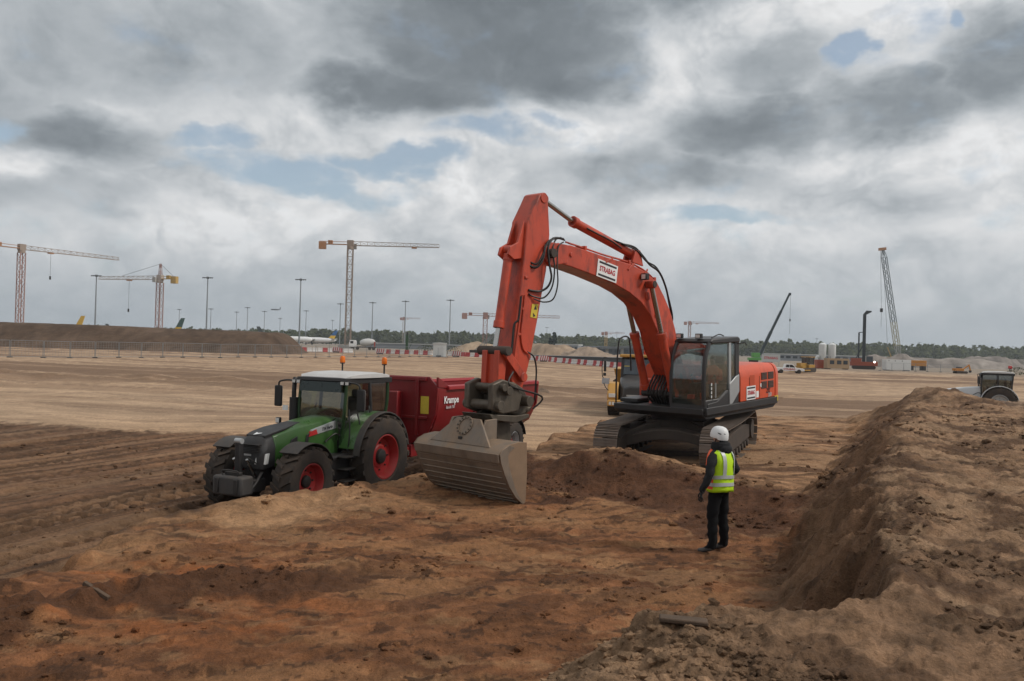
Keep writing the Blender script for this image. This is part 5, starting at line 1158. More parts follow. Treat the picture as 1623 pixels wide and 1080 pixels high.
heap(760, 330, 26, 20, 4.2, (.34, .25, .17), 401); heap(870, 300, 34, 20, 4.0, (.30, .22, .155), 402, flat=.4); heap(935, 290, 24, 18, 4.6, (.29, .22, .165), 403); heap(825, 320, 24, 16, 4, (.32, .23, .16), 404)
heap(1485, 300, 60, 24, 3.5, (.24, .21, .185), 405, 'spoil_heap', .5); heap(1430, 290, 22, 18, 4.6, (.23, .20, .175), 406, 'spoil_heap'); heap(1385, 280, 20, 16, 4.2, (.22, .19, .165), 407, 'spoil_heap'); heap(1570, 310, 30, 20, 4.4, (.21, .185, .165), 408, 'spoil_heap', .3); heap(1620, 330, 24, 18, 3.8, (.2, .18, .16), 409, 'spoil_heap')
heap(862, 62, 3.2, 2.4, .75, (.17, .12, .085), 410, 'spoil_heap')

# forest along the horizon
LEAF = mat('forest_leaves', (.120, .135, .070), .8, 0, .5, .05, spec=.1)
def forest():
    V, F = [], []
    def crown(cx, cy, cz, h, w, n):
        for _ in range(n):
            u = random.gauss(0, .4), random.gauss(0, .4), random.random()
            sh = math.sin(math.pi*min(1, .12+.88*u[2]))**.6
            p = Vector((cx+u[0]*w*sh, cy+u[1]*w*sh, cz+h*(.08+.9*u[2])))
            s = random.uniform(.8, 1.7)*h/16; M = Euler((random.uniform(-1, 1), random.uniform(-1, 1), random.uniform(0, 6.3))).to_matrix(); b = len(V)
            for q in ((-s, -s*.7, 0), (s, -s*.8, .2*s), (s*.9, s*.7, -.1*s), (-s*.8, s, .25*s)): V.append(tuple(p+M @ Vector(q)))
            F.append((b, b+1, b+2, b+3))
    for row, D0 in enumerate((950, 985, 1030)):
        az = -46.
        while az < 46:
            a = R(az); D = D0+random.uniform(-15, 15); x, y = D*math.tan(a), D
            h = (15.8+1.2*row+2.0*math.sin(az*.9+row)*math.sin(az*2.3)+random.uniform(-2., 2.))*(.80+.20*sst(-19, -10, az)+.08*sst(5, 25, az)); crown(x, y, float(far_z(np.array(x), np.array(y)))-.3, h, random.uniform(7, 10), 80)
            az += random.uniform(.2, .36)
    nt = LEAF.node_tree; b = nt.nodes['Principled BSDF']; tr = nt.nodes.new('ShaderNodeBsdfTranslucent'); mx = nt.nodes.new('ShaderNodeMixShader'); mx.inputs[0].default_value = .5
    tr.inputs[0].default_value = (.15, .17, .08, 1); o_ = nt.nodes['Material Output']; nt.links.new(b.outputs[0], mx.inputs[1]); nt.links.new(tr.outputs[0], mx.inputs[2]); nt.links.new(mx.outputs[0], o_.inputs[0])
    me = bpy.data.meshes.new('forest'); me.from_pydata(V, [], F); me.update(); tag(link('forest', me, LEAF), 'dark green wood along the horizon behind the airfield', 'forest', kind='stuff')
forest()
def tree(label, px, D, h, w, n, dark=(.035, .05, .025), group=None, cat='tree', nm='poplar_tree'):
    b = gp(px, D); T = thing(nm, label, cat, b, 0, group); V, F = [], []
    for _ in range(n):
        t = random.random(); r = w*(.25+.75*math.sin(math.pi*min(1, .1+.85*t))); a = random.uniform(0, 6.28); q = r*math.sqrt(random.random())
        p = Vector((q*math.cos(a), q*math.sin(a), h*(.1+.9*t))); s = random.uniform(.04, .09)*h*.7; M = Euler((random.uniform(-1.2, 1.2), random.uniform(-1.2, 1.2), random.uniform(0, 6.3))).to_matrix(); k = len(V)
        for c in ((-s, -s, 0), (s, -s*.8, 0), (s*.8, s, .2*s), (-s, s*.8, 0)): V.append(tuple(p+M @ Vector(c)))
        F.append((k, k+1, k+2, k+3))
    me = bpy.data.meshes.new('crown'); me.from_pydata(V, [], F); link('crown', me, mat(nm+'_leaves', dark, .8, 0, .4, .5, spec=.15), T)
    MB().cyl((0, 0, 0), (0, 0, h*.75), h*.02, h*.006, 6).build('trunk', mat('bark', (.06, .045, .035), .9), T)
tree('taller of two dark poplars behind the sand heaps', 878, 640, 14.5, 1.9, 260, (.025, .038, .022), 'poplars'); tree('shorter poplar, left of the taller one', 872, 640, 11, 1.5, 200, (.025, .038, .022), 'poplars')
tree('round green bush left of the white cabin', 675, 205, 2.2, 2.6, 220, (.06, .075, .03), None, 'bush', 'bush'); tree('round green bush right of the white cabin', 717, 205, 2.1, 2.6, 220, (.06, .075, .03), None, 'bush', 'bush'); tree('low green bush beyond the white tractor', 1612, 190, 1.9, 2.4, 200, (.07, .085, .035), None, 'bush', 'bush')

# mesh fences
def fence(label, pts, step=3.45, h=2.0):
    P = []
    for (a, da), (b, db) in zip(pts[:-1], pts[1:]):
        pa, pb = Vector((*bearing(a, da), 0)), Vector((*bearing(b, db), 0)); n = max(1, round((pb-pa).length/step)); P += [pa.lerp(pb, i/n) for i in range(n)]
    P.append(pb); P = [Vector((p.x, p.y, gz(p.x, p.y))) for p in P]; o = P[0]
    T = thing('mesh_fence', label, 'fence', o); z = Vector((0, 0, 1))
    for p, q in zip(P[:-1], P[1:]):
        a, b = p-o, q-o; m = MB(); d = (b-a); a2, b2 = a+d*.02, b-d*.02
        for s, e in ((a2+z*.15, b2+z*.15), (a2+z*h, b2+z*h), (a2+z*.12, a2+z*h), (b2+z*.12, b2+z*h)): m.bar(s, e, .045)
        for k in range(1, 9): m.bar(a2.lerp(b2, k/9)+z*.15, a2.lerp(b2, k/9)+z*h, .012)
        for k in range(1, 8): m.bar(a2+z*(.15+k*.23), b2+z*(.15+k*.23), .012)
        m.build('fence_panel', STEELG, T, smooth=0, fix=False)
        MB().box(a+z*.08, (.6, .22, .13)).build('fence_foot', mat('fence_foot', (.14, .13, .12), .9), T, .02)
fence('long wire mesh site fence running in front of the earth bank', [(-160, 88), (70, 97), (350, 120), (600, 152), (735, 178)])
fence('low grey mesh fence beside the orange mini excavator', [(1395, 206), (1470, 208), (1535, 200)])

# red and white barriers
BRED, BWHT = mat('barrier_red', (.42, .05, .055), .5, 0, .12, 1, dust=.15), mat('barrier_white', (.66, .64, .62), .5, 0, .1, 1, dust=.2)
def barrier_mesh(m):
    b = MB(); b.prism([(-.28, 0), (.28, 0), (.28, .22), (.12, .40), (.10, 1.0), (-.10, 1.0), (-.12, .40), (-.28, .22)], -.52, .52); me = b.mesh('traffic_barrier'); me.materials.append(m); return me
BM = [barrier_mesh(BRED), barrier_mesh(BWHT)]
ORD = ['first', 'second', 'third', 'fourth', 'fifth', 'sixth', 'seventh', 'eighth', 'ninth', 'tenth', 'eleventh', 'twelfth', 'thirteenth', 'fourteenth', 'fifteenth', 'sixteenth', 'seventeenth', 'eighteenth', 'nineteenth', 'twentieth']+['twenty-'+k for k in ('first', 'second', 'third', 'fourth', 'fifth', 'sixth', 'seventh')]
def barriers(pts, red_lab, white_lab, group, step=1.12, pat=(0, 1)):
    k = 0; cnt = [-1, -1]
    for (a, da), (b, db) in zip(pts[:-1], pts[1:]):
        pa, pb = Vector((*bearing(a, da), 0)), Vector((*bearing(b, db), 0)); n = max(1, int((pb-pa).length/step)); rz = math.atan2((pb-pa).y, (pb-pa).x)+math.pi/2
        for i in range(n):
            c = pat[k % len(pat)]; k += 1
            if c is None: continue
            p = pa.lerp(pb, (i+.5)/n); o = bpy.data.objects.new('traffic_barrier', BM[c]); COL.objects.link(o); o.location = (p.x, p.y, gz(p.x, p.y)); o.rotation_euler = (0, 0, rz+random.uniform(-.04, .04)); cnt[c] += 1; tag(o, f'{ORD[cnt[c]]} {(red_lab, white_lab)[c]}, counted from the left', 'barrier', group)
barriers([(445, 190), (560, 196)], 'red plastic barrier left of the mixer truck', 'white plastic barrier left of the mixer truck', 'barriers left of the mixer truck', pat=(1, 0, 1, None, 0, 1, 1))
barriers([(598, 196), (686, 192)], 'red plastic barrier between mixer truck and white cabin', 'white plastic barrier between mixer truck and white cabin', 'barriers between mixer truck and cabin', pat=(0, 1))
barriers([(710, 192), (782, 186)], 'red plastic barrier between white cabin and excavator arm', 'white plastic barrier between white cabin and excavator arm', 'barriers left of the arm', pat=(1, 0, 1, 0, 0))
barriers([(838, 182), (985, 150)], 'red plastic barrier in the row between excavator arm and boom', 'white plastic barrier in the row between excavator arm and boom', 'barriers between arm and boom', pat=(0, 1, 1, 0, 1))
# striped warning boards
def board(px, D, lab):
    b = gp(px, D); T = thing('warning_board', lab, 'warning board', b, 0, 'striped warning boards')
    MB().bb(-.95, .95, -.03, .03, .25, 1.25).build('panel', BWHT, T)
    for k in range(4):
        x = -.8+k*.45; MB().add([(x, -.036, .25), (x+.22, -.036, .25), (x+.42, -.036, 1.25), (x+.20, -.036, 1.25), (x, -.031, .25), (x+.22, -.031, .25), (x+.42, -.031, 1.25), (x+.2, -.031, 1.25)], [(0, 1, 2, 3), (7, 6, 5, 4), (0, 4, 5, 1), (1, 5, 6, 2), (2, 6, 7, 3), (3, 7, 4, 0)]).build('red_stripe', BRED, T)
    MB().bb(-.7, .7, -.2, .2, 0, .25).build('foot', DARKM, T)
board(469, 186, 'striped warning board below the airliners'); board(533, 188, 'striped warning board left of the mixer truck'); board(602.5, 182, 'striped warning board right of the mixer truck'); board(723, 176, 'striped warning board right of the white cabin'); board(862, 172, 'striped warning board right of the excavator arm')

# small white transformer cabin
def cabin():
    b = gp(697, 172); T = thing('utility_cabin', 'small white flat-roofed utility cabin beyond the fence', 'cabin', b, R(6)); W_ = mat('cabin_white', (.60, .62, .61), .55, 0, .08, .8, dust=.12)
    MB().bb(-1.35, 1.35, -1.1, 1.1, .1, 2.75).build('wall', W_, T, .02); MB().prism([(-1.5, 2.75), (1.5, 2.75), (1.45, 2.9), (0, 3.02), (-1.45, 2.9)], -1.25, 1.25).build('roof', W_, T, .02)
    for x in (-.45, .5): MB().bb(x-.42, x+.42, -1.13, -1.1, .3, 2.4).build('door', W_, T, .01)
    MB().bb(-1.5, 1.5, -1.3, 1.2, -.05, .14).build('plinth', CONC, T); MB().bb(-.7, .3, -1.5, -1.2, .1, .35).build('step', DARKM, T)
cabin()
def green_post():
    T = thing('drill_post', 'slim dark green upright post left of the white cabin', 'post', gp(645, 230)); g = mat('post_green', (.03, .07, .03), .6)
    MB().bb(-.35, .35, -.35, .35, .3, 4.8).build('column', g, T, .03); MB().cyl((0, 0, 4.8), (0, 0, 5.6), .28, .2, 10).build('head', DARKM, T); MB().bb(-1.2, 1.2, -.8, .8, 0, .4).build('base', DARKM, T, .05); MB().bar((.3, 0, .4), (1.2, 0, 2.4), .12).build('brace', g, T)
green_post()

# concrete mixer truck
def truck_wheels(T, xs, r=.5, w=.35, y=.98):
    for x in xs:
        for sy in (1, -1):
            o = MB().lathe([(r*.55, -w/2), (r*.95, -w/2), (r, -w*.35), (r, w*.35), (r*.95, w/2), (r*.55, w/2)], (x, sy*y, r), (0, 1, 0), 20).build('wheel', RUBBER, T); MB().lathe([(r*.56, -w*.3*sy), (r*.56, w*.42*sy), (r*.3, w*.3*sy), (r*.02, w*.45*sy)], (x, sy*y, r), (0, 1, 0), 14).build('rim', STEELG, o)
def mixer():
    b = gp(575, 262); T = thing('mixer_truck', 'white concrete mixer truck with a tilted drum beyond the barriers', 'mixer truck', b, R(188)); D_ = mat('mixer_drum', (.55, .55, .53), .5, 0, .15, .8, dust=.15)
    MB().lathe([(.35, -3.0), (.75, -2.6), (1.2, -1.2), (1.2, 0), (1.15, .5), (.8, 1.4), (.4, 1.7)], (-.8, 0, 2.35), (1, 0, -.12), 22).build('drum', D_, T)
    MB().prism([(2.0, .9), (4.2, .9), (4.25, 1.9), (3.95, 3.0), (2.2, 3.0), (2.0, 2.6)], -1.2, 1.2).build('cab', WHITE, T, .06); MB().bb(4.06, 4.22, -1.05, 1.05, 1.95, 2.7).build('windscreen', BLACK, T)
    for sy in (1, -1): MB().bb(2.9, 3.8, sy*1.2, sy*1.215, 1.95, 2.7).build('side_window', BLACK, T)
    MB().bb(-4.1, 4.0, -.5, .5, .7, 1.05).build('chassis', DARKM, T); truck_wheels(T, (3.2, 1.6, -2.2, -3.4))
    fr = MB(); fr.bb(-3.9, -3.5, -.6, .6, 1.0, 2.6); fr.build('drum_support', mat('mixer_red', (.35, .06, .04), .5), T); MB().loft([[(-3.6, -.4, 3.1), (-3.6, .4, 3.1), (-3.7, .4, 2.9), (-3.7, -.4, 2.9)], [(-4.6, -.25, 2.0), (-4.6, .25, 2.0), (-4.7, .25, 1.85), (-4.7, -.25, 1.85)]]).build('chute', WHITE, T)
mixer()

# airliners on the apron
def airliner(label, px, D, head, L=38, finm=None, fusm=WHITE, bandm=None, fin_h=6.0):
    b = gp(px, D); T = thing('airliner', label, 'airliner', b, math.radians(head), 'parked airliners'); r = 1.98*L/38; z = 3.6
    P = [(.05, L*.5), (r*.45, L*.485), (r*.8, L*.455), (r, L*.40), (r, -L*.18), (r*.8, -L*.34), (r*.4, -L*.46), (.1, -L*.5)]
    MB().lathe(P, (0, 0, z), (1, 0, 0), 24).build('fuselage', fusm, T)
    f = MB().prism([(-L*.34, z+r*.8), (-L*.455, z+r*.5), (-L*.53, z+fin_h+r), (-L*.47, z+fin_h+r)], -.18, .18).build('tail_fin', finm or WHITE, T)
    if bandm: MB().prism([(-L*.345, z+r*.9), (-L*.46, z+r*.6), (-L*.485, z+fin_h*.45+r*.6), (-L*.395, z+fin_h*.45+r*.6)], -.2, .2).build('tail_emblem', bandm, T)
    for s in (1, -1):
        MB().loft([[(L*.10, s*r*.8, z-1.0), (-L*.07, s*r*.8, z-1.0), (-L*.07, s*r*.8, z-.5), (L*.10, s*r*.8, z-.5)], [(-L*.10, s*L*.45, z+.3), (-L*.15, s*L*.45, z+.3), (-L*.15, s*L*.45, z+.45), (-L*.10, s*L*.45, z+.45)]]).build('wing', STEELG, T)
        MB().loft([[(-L*.40, s*.4, z+.7), (-L*.47, s*.4, z+.7), (-L*.47, s*.4, z+.95), (-L*.40, s*.4, z+.95)], [(-L*.47, s*L*.16, z+1.2), (-L*.51, s*L*.16, z+1.2), (-L*.51, s*L*.16, z+1.3), (-L*.47, s*L*.16, z+1.3)]]).build('tailplane', fusm, T)
        MB().lathe([(.3, -1.8), (.9, -1.2), (1.05, .8), (.9, 1.5), (.6, 1.5)], (L*.07, s*L*.16, z-2.0), (1, 0, 0), 14).build('engine', fusm, T)
        MB().cyl((-L*.03, s*2.8, 0), (-L*.03, s*2.8, z-.9), .35, None, 8).build('landing_gear', DARKM, T)
    MB().cyl((L*.38, 0, 0), (L*.38, 0, z-1), .3, None, 8).build('landing_gear', DARKM, T)
YT = mat('tail_yellow', (.70, .42, .03), .4, 0, .05, .2); DT = mat('tail_dark', (.05, .06, .055), .4); BT = mat('tail_blue', (.03, .12, .30), .4); OT = mat('tail_orange', (.62, .28, .04), .4); RT = mat('tail_red', (.30, .06, .05), .4); GT = mat('tail_green', (.05, .10, .08), .4)
airliner('parked airliner with a tall yellow tail fin behind the bank', 82, 520, 172, 42, YT, YT, None, 8.6)
airliner('parked white airliner with a dark tail, yellow emblem', 452, 560, 8, 36, DT, WHITE, OT, 6.0)
airliner('parked white airliner with a blue tail fin', 492, 620, 186, 38, BT, WHITE, YT, 5.5)
airliner('parked airliner with a green and yellow tail behind the bank', 240, 480, 168, 40, GT, WHITE, YT, 8.0)
airliner('parked airliner whose small dark tail tops the bank', 208, 640, 10, 36, DT, WHITE, RT, 6.2)
def flying():
    p = at(437, 491, 1500); T = thing('flying_airliner', 'small dark airliner flying low above the light masts', 'airliner', p, R(186)); m = mat('far_plane', (.10, .11, .12), .5)
    MB().lathe([(.1, 9), (1.2, 7), (1.3, -3), (.3, -9)], (0, 0, 0), (1, 0, 0), 10).build('fuselage', m, T); MB().prism([(-6.5, 1), (-8.6, 1), (-9, 4.6), (-7.8, 4.6)], -.2, .2).build('tail_fin', m, T)
    for s in (1, -1): MB().loft([[(2, s, -.3), (-1.5, s, -.3), (-1.5, s, 0), (2, s, 0)], [(-1.5, s*9, .5), (-2.6, s*9, .5), (-2.6, s*9, .7), (-1.5, s*9, .7)]]).build('wing', m, T)
flying()

# far halls and walls
def slab(name, label, cat, px, D, w, d_, h, m, roofm=None, rz=0, win=0, z0=0.):
    b = gp(px, D); T = thing(name, label, cat, b, rz); MB().bb(-w/2, w/2, 0, d_, -.3+z0, h*.86).build('wall', m, T); MB().bb(-w/2-.3, w/2+.3, -.4, d_+.3, h*.86, h).build('roof', roofm or m, T)
    for k in range(win):
        x = -w/2+w*(k+.5)/win; f = MB().bb(x-w/win*.33, x+w/win*.33, -.06, 0, h*.36, h*.68).build('window', BLACK, T); MB().bb(x-w/win*.27, x+w/win*.27, -.09, -.06, h*.40, h*.64).build('pane', GLASSD, f)
    return T
GLASSD = mat('far_window_glass', (.05, .06, .07), .15); GREYB = mat('grey_cladding', (.22, .24, .26), .6, 0, .12, .1); DGREY = mat('dark_cladding', (.07, .08, .09), .6, 0, .15, .1); LGREY = mat('pale_cladding', (.45, .46, .45), .6, 0, .1, .1); TAN = mat('tan_cladding', (.36, .25, .15), .6, 0, .1, .3); RBASE = mat('red_oxide', (.30, .075, .04), .6, 0, .15, .3)
slab('hall', 'long grey hall with dark windows right of the poplars', 'building', 898, 520, 14, 18, 5.6, GREYB, LGREY, R(-14), 6)
slab('hall', 'low dark hall behind the excavator handrail', 'building', 985, 420, 40, 20, 4.6, DGREY, GREYB, R(-10), 10)
slab('hall', 'pale low hall left of the poplars', 'building', 858, 560, 10, 12, 5.2, LGREY, None, 0, 3)
slab('site_wall', 'long grey site wall behind the mixer truck', 'wall', 690, 380, 64, 2, 2.6, GREYB, LGREY, 0, 0)
slab('site_wall', 'dark low wall right of the excavator arm above the barriers', 'wall', 915, 205, 24, 1, 1.1, DGREY, GREYB, R(-8), 0)
slab('hall', 'pale flat hall left of the yellow bulldozer', 'building', 1255, 430, 28, 20, 3.6, GREYB, LGREY, 0, 8)
slab('hall', 'long pale hall behind the drilling rig', 'building', 1358, 460, 34, 16, 3.6, GREYB, LGREY, 0, 8)
def ramp():
    b = gp(985, 330); T = thing('ramp_bridge', 'sloping dark concrete ramp bridge beside the boom', 'bridge', b); MB().loft([[(-8, 0, 3.1), (-8, 4, 3.1), (-8, 4, 3.9), (-8, 0, 3.9)], [(22, 0, 5.0), (22, 4, 5.0), (22, 4, 5.9), (22, 0, 5.9)]]).build('deck', mat('ramp_grey', (.14, .15, .16), .8), T)
    for k in range(5): MB().bb(-6+k*6, -5+k*6, 1, 3, -.3, 3.4+k*.36).build('pier', CONC, T)
ramp()
def conveyor():
    b = gp(757, 205); T = thing('conveyor', 'slanting grey conveyor leaning up left of the excavator arm', 'conveyor', b)
    lattice(MB(), (-1.2, 0, .6), (4.6, 0, 6.0), .6, .9, .12, .06).build('belt_frame', STEELG, T, smooth=0, fix=False); MB().bb(-2, .2, -.8, .8, .1, 1.5).build('hopper', DARKM, T, .05); MB().bar((2.2, .4, 0), (2.2, .4, 3.6), .14).build('support_leg', STEELG, T)
conveyor()

# ---- right-hand side of the site
def pickup():
    b = gp(1251, 156); T = thing('pickup_truck', 'white double-cab pickup with red lettering on its side, beside the bulldozer', 'pickup truck', b, R(-7))
    MB().prism([(-2.6, .45), (-2.62, 1.05), (-.95, 1.08), (-.8, 1.12), (1.0, 1.10), (2.35, .98), (2.62, .80), (2.65, .45)], -.92, .92).build('body', WHITE, T, .05)
    MB().prism([(-1.0, 1.08), (-.82, 1.72), (-.6, 1.78), (.45, 1.78), (1.2, 1.10)], -.80, .80).build('cab', WHITE, T, .04)
    for sy in (1, -1):
        MB().prism([(-.78, 1.14), (-.66, 1.64), (-.12, 1.66), (-.12, 1.14)], sy*.79, sy*.812).build('rear_door_window', BLACK, T); MB().prism([(-.04, 1.14), (-.04, 1.66), (.42, 1.66), (1.0, 1.14)], sy*.79, sy*.812).build('front_door_window', BLACK, T)
    truck_wheels(T, (1.65, -1.6), .39, .26, .84); MB().bb(2.55, 2.68, -.8, .8, .45, .62).build('bumper', BLACK, T)
    for sy in (1, -1): MB().bb(2.45, 2.63, sy*.6, sy*.88, .78, .92).build('headlight', LAMP, T)
    text('lettering', 'STRABAG', .52, SIGNR, T, (-.1, -.925, .80), (1, 0, 0), (0, 0, 1), .95)
    text('lettering', 'STRABAG', .52, SIGNR, T, (-.1, .925, .80), (-1, 0, 0), (0, 0, 1), .95)
pickup()
DOZY = mat('dozer_yellow', (.42, .23, .035), .55, 0, .15, 1.5, dust=.3)
def dozer():
    b = gp(1277, 166); T = thing('bulldozer', 'yellow bulldozer with dark cab standing behind the white pickup', 'bulldozer', b, R(-150))
    for sy in (1, -1):
        P = [(-1.5, .1), (1.5, .1), (1.85, .45), (1.6, .85), (-1.5, 1.05), (-1.85, .55)]; MB().prism(P, sy*.75, sy*1.25).build('track', FRAMEM, T, .06)
    MB().bb(.1, 2.0, -.55, .55, .7, 1.9).build('engine_hood', DOZY, T, .06); MB().bb(-1.7, .1, -.95, .95, .9, 1.6).build('body', DOZY, T, .05)
    for x in (-1.3, .0):
        for sy in (1, -1): MB().bb(x-.06, x+.06, sy*.82, sy*.94, 1.6, 3.05).build('cab_post', BLACK, T)
    MB().bb(-1.35, .05, -.85, .85, 1.65, 2.95).build('cab_glass', glass('dozer_glass', (.15, .17, .17), .15), T); MB().bb(-1.6, .25, -1.05, 1.05, 3.05, 3.22).build('canopy', DOZY, T, .03)
    bl = MB(); bl.loft([[(2.75, y, .1), (2.6, y, .6), (2.75, y, 1.25), (2.85, y, 1.25), (2.72, y, .6), (2.87, y, .1)] for y in (-1.7, 1.7)]); bl.build('blade', DOZY, T)
    for sy in (1, -1): MB().bar((.2, sy*1.35, .5), (2.65, sy*1.35, .45), .2).build('push_arm', DOZY, T)
    MB().cyl((1.2, .2, 1.9), (1.2, .2, 2.5), .07).build('exhaust', BLACK, T)
dozer()
def box_unit(name, label, px, D, w, d_, h, m, z0=.15, win=(), rz=0., doors=(), ribs=0):
    b = gp(px, D); T = thing(name, label, 'container', b, rz); MB().bb(-w/2, w/2, -d_/2, d_/2, z0, z0+h).build('shell', m, T, .03)
    for x in win: f = MB().bb(x-.55, x+.55, -d_/2-.03, -d_/2, z0+h*.42, z0+h*.80).build('window', BLACK, T); MB().bb(x-.47, x+.47, -d_/2-.04, -d_/2-.03, z0+h*.46, z0+h*.76).build('pane', GLASSD, f)
    for x in doors: MB().bb(x-.45, x+.45, -d_/2-.03, -d_/2, z0+.05, z0+h*.8).build('door', DGREY, T)
    for k in range(ribs): x = -w/2+w*(k+.5)/ribs; MB().bb(x-.05, x+.05, -d_/2-.04, -d_/2, z0+.1, z0+h-.1).build('rib', m, T)
    for x in (-w*.4, w*.4): MB().bb(x-.3, x+.3, -d_/2, d_/2, 0, z0).build('skid', DARKM, T)
    return T
box_unit('site_office', 'beige site office container with small dark windows', 1326, 212, 5.6, 2.5, 2.55, TAN, .2, (-1.6, .2, 1.8)); box_unit('storage_container', 'red oxide container left of the beige office', 1300, 216, 2.2, 2.4, 2.2, RBASE, .1, ribs=5)
wc = box_unit('site_container', 'white container with three small vents, left of the orange one', 1421, 212, 6.3, 2.5, 2.6, mat('container_white', (.66, .67, .66), .5, 0, .06, .6, dust=.1), .2)
for x in (-2.5, -.9, .9): MB().cyl((x, -1.25, 2.5), (x, -1.29, 2.5), .12, None, 10).build('vent', BLACK, wc)
box_unit('storage_container', 'orange container right behind the white one', 1453, 226, 4.2, 2.4, 1.5, mat('container_orange', (.50, .22, .045), .5, 0, .1, .6), 1.2, ribs=8)
def silos():
    T = thing('silo', 'twin white silos before the trees', 'silo', gp(1311, 262)); m = mat('silo_white', (.62, .63, .62), .5, 0, .08, .4)
    for x in (-1.5, 1.5):
        o = MB().lathe([(.4, 1.6), (1.15, 2.9), (1.15, 6.8), (.5, 7.3), (.05, 7.35)], (x, 0, 0), n=20).build('tank', m, T)
        for k in range(4): a = R(45+90*k); MB().bar((x+1.0*math.cos(a), 1.0*math.sin(a), 0), (x+1.1*math.cos(a), 1.1*math.sin(a), 3.2), .14).build('leg', STEELG, T)
    MB().tube([(-3.2, 0, 1.0), (-3.3, 0, 2.6), (-2.6, 0, 3.0)], .5, 10).build('filter', m, T)
silos()
def rig():
    b = gp(1369, 222); T = thing('drilling_rig', 'drilling rig with a tall dark mast on a red base', 'drilling rig', b, R(-20))
    MB().bb(-3.4, 3.4, -1.4, 1.4, .9, 2.0).build('base_machine', RBASE, T, .06)
    for sy in (1, -1): MB().prism([(-2.6, .05), (2.6, .05), (3.0, .5), (2.6, .95), (-2.6, .95), (-3.0, .5)], sy*1.0, sy*1.7).build('track', FRAMEM, T)
    MB().bb(.6, 2.2, -1.3, -.2, 2.0, 3.5).build('cab', DGREY, T, .05); MB().bb(-3.2, -.6, -1.3, 1.3, 2.0, 2.9).build('engine_house', RBASE, T, .05)
    dm = mat('rig_mast', (.045, .055, .06), .55, 0, .1, .5); MB().bb(-.40, .40, -.45, .45, 1.2, 14.6).build('mast', dm, T, .03); MB().loft([[(-.45, -.4, 14.6), (.4, -.4, 14.6), (.4, .4, 14.6), (-.45, .4, 14.6)], [(.4, -.3, 15.7), (1.7, -.3, 15.6), (1.7, .3, 15.3), (.4, .3, 15.2)]]).build('mast_head', dm, T)
    MB().cyl((-1.3, 0, 2.2), (-1.3, 0, 9.8), .20, None, 10).build('kelly_bar', dm, T); MB().bar((-1.3, 0, 9.8), (-.3, 0, 9.9), .2).build('guide', dm, T); MB().bar((-2.0, .5, 2.6), (-.2, .3, 6.5), .22).build('backstay', dm, T)
    l = MB().cyl((2.6, -1.45, 2.0), (2.6, -1.52, 2.0), .22, None, 12).build('work_lamp', emat('lit_lamp', (1, .97, .9), 6), T)
rig()
def mobile_crane():
    b = gp(1206, 300); T = thing('mobile_crane', 'mobile crane with a dark telescopic boom raised to the right', 'crane', b, 0); dm = mat('crane_boom_dark', (.035, .05, .055), .5, 0, .1, .5); g = mat('crane_green', (.10, .30, .07), .5, 0, .1, .5)
    MB().bb(-4.5, 4.5, -1.3, 1.3, .9, 1.8).build('carrier', g, T, .06); MB().bb(3.0, 4.6, -1.25, 1.25, 1.8, 3.1).build('driver_cab', g, T, .08); MB().bb(-3.2, -.6, -1.2, 1.2, 1.9, 3.6).build('superstructure', g, T, .08); truck_wheels(T, (-3.4, -1.8, 1.6, 3.4), .62, .45, 1.0)
    top = at(1251.5, 466, 300)-b; root = Vector((-.4, 0, 3.0)); d = (top-root)
    for i, (t0, t1, w) in enumerate(((0, .38, .95), (.33, .72, .78), (.68, 1, .60))): MB().bar(root+d*t0, root+d*t1, w).build('boom_section', dm, T)
    MB().box(top+Vector((.1, 0, -.1)), (.8, .5, .9)).build('boom_head', dm, T); hp = top+Vector((.35, 0, -9.5)); MB().bar(top+Vector((.35, 0, 0)), hp, .07).build('hoist_rope', ROPE, T, fix=False); MB().box(hp, (.35, .3, .9)).build('hook_block', DARKM, T); MB().bar(hp, hp-Vector((0, 0, 5)), .06).build('sling', ROPE, T, fix=False)
    MB().bar(root+Vector((.9, 0, -.6)), root+d*.22, .35).build('lift_cylinder', STEELG, T)
mobile_crane()
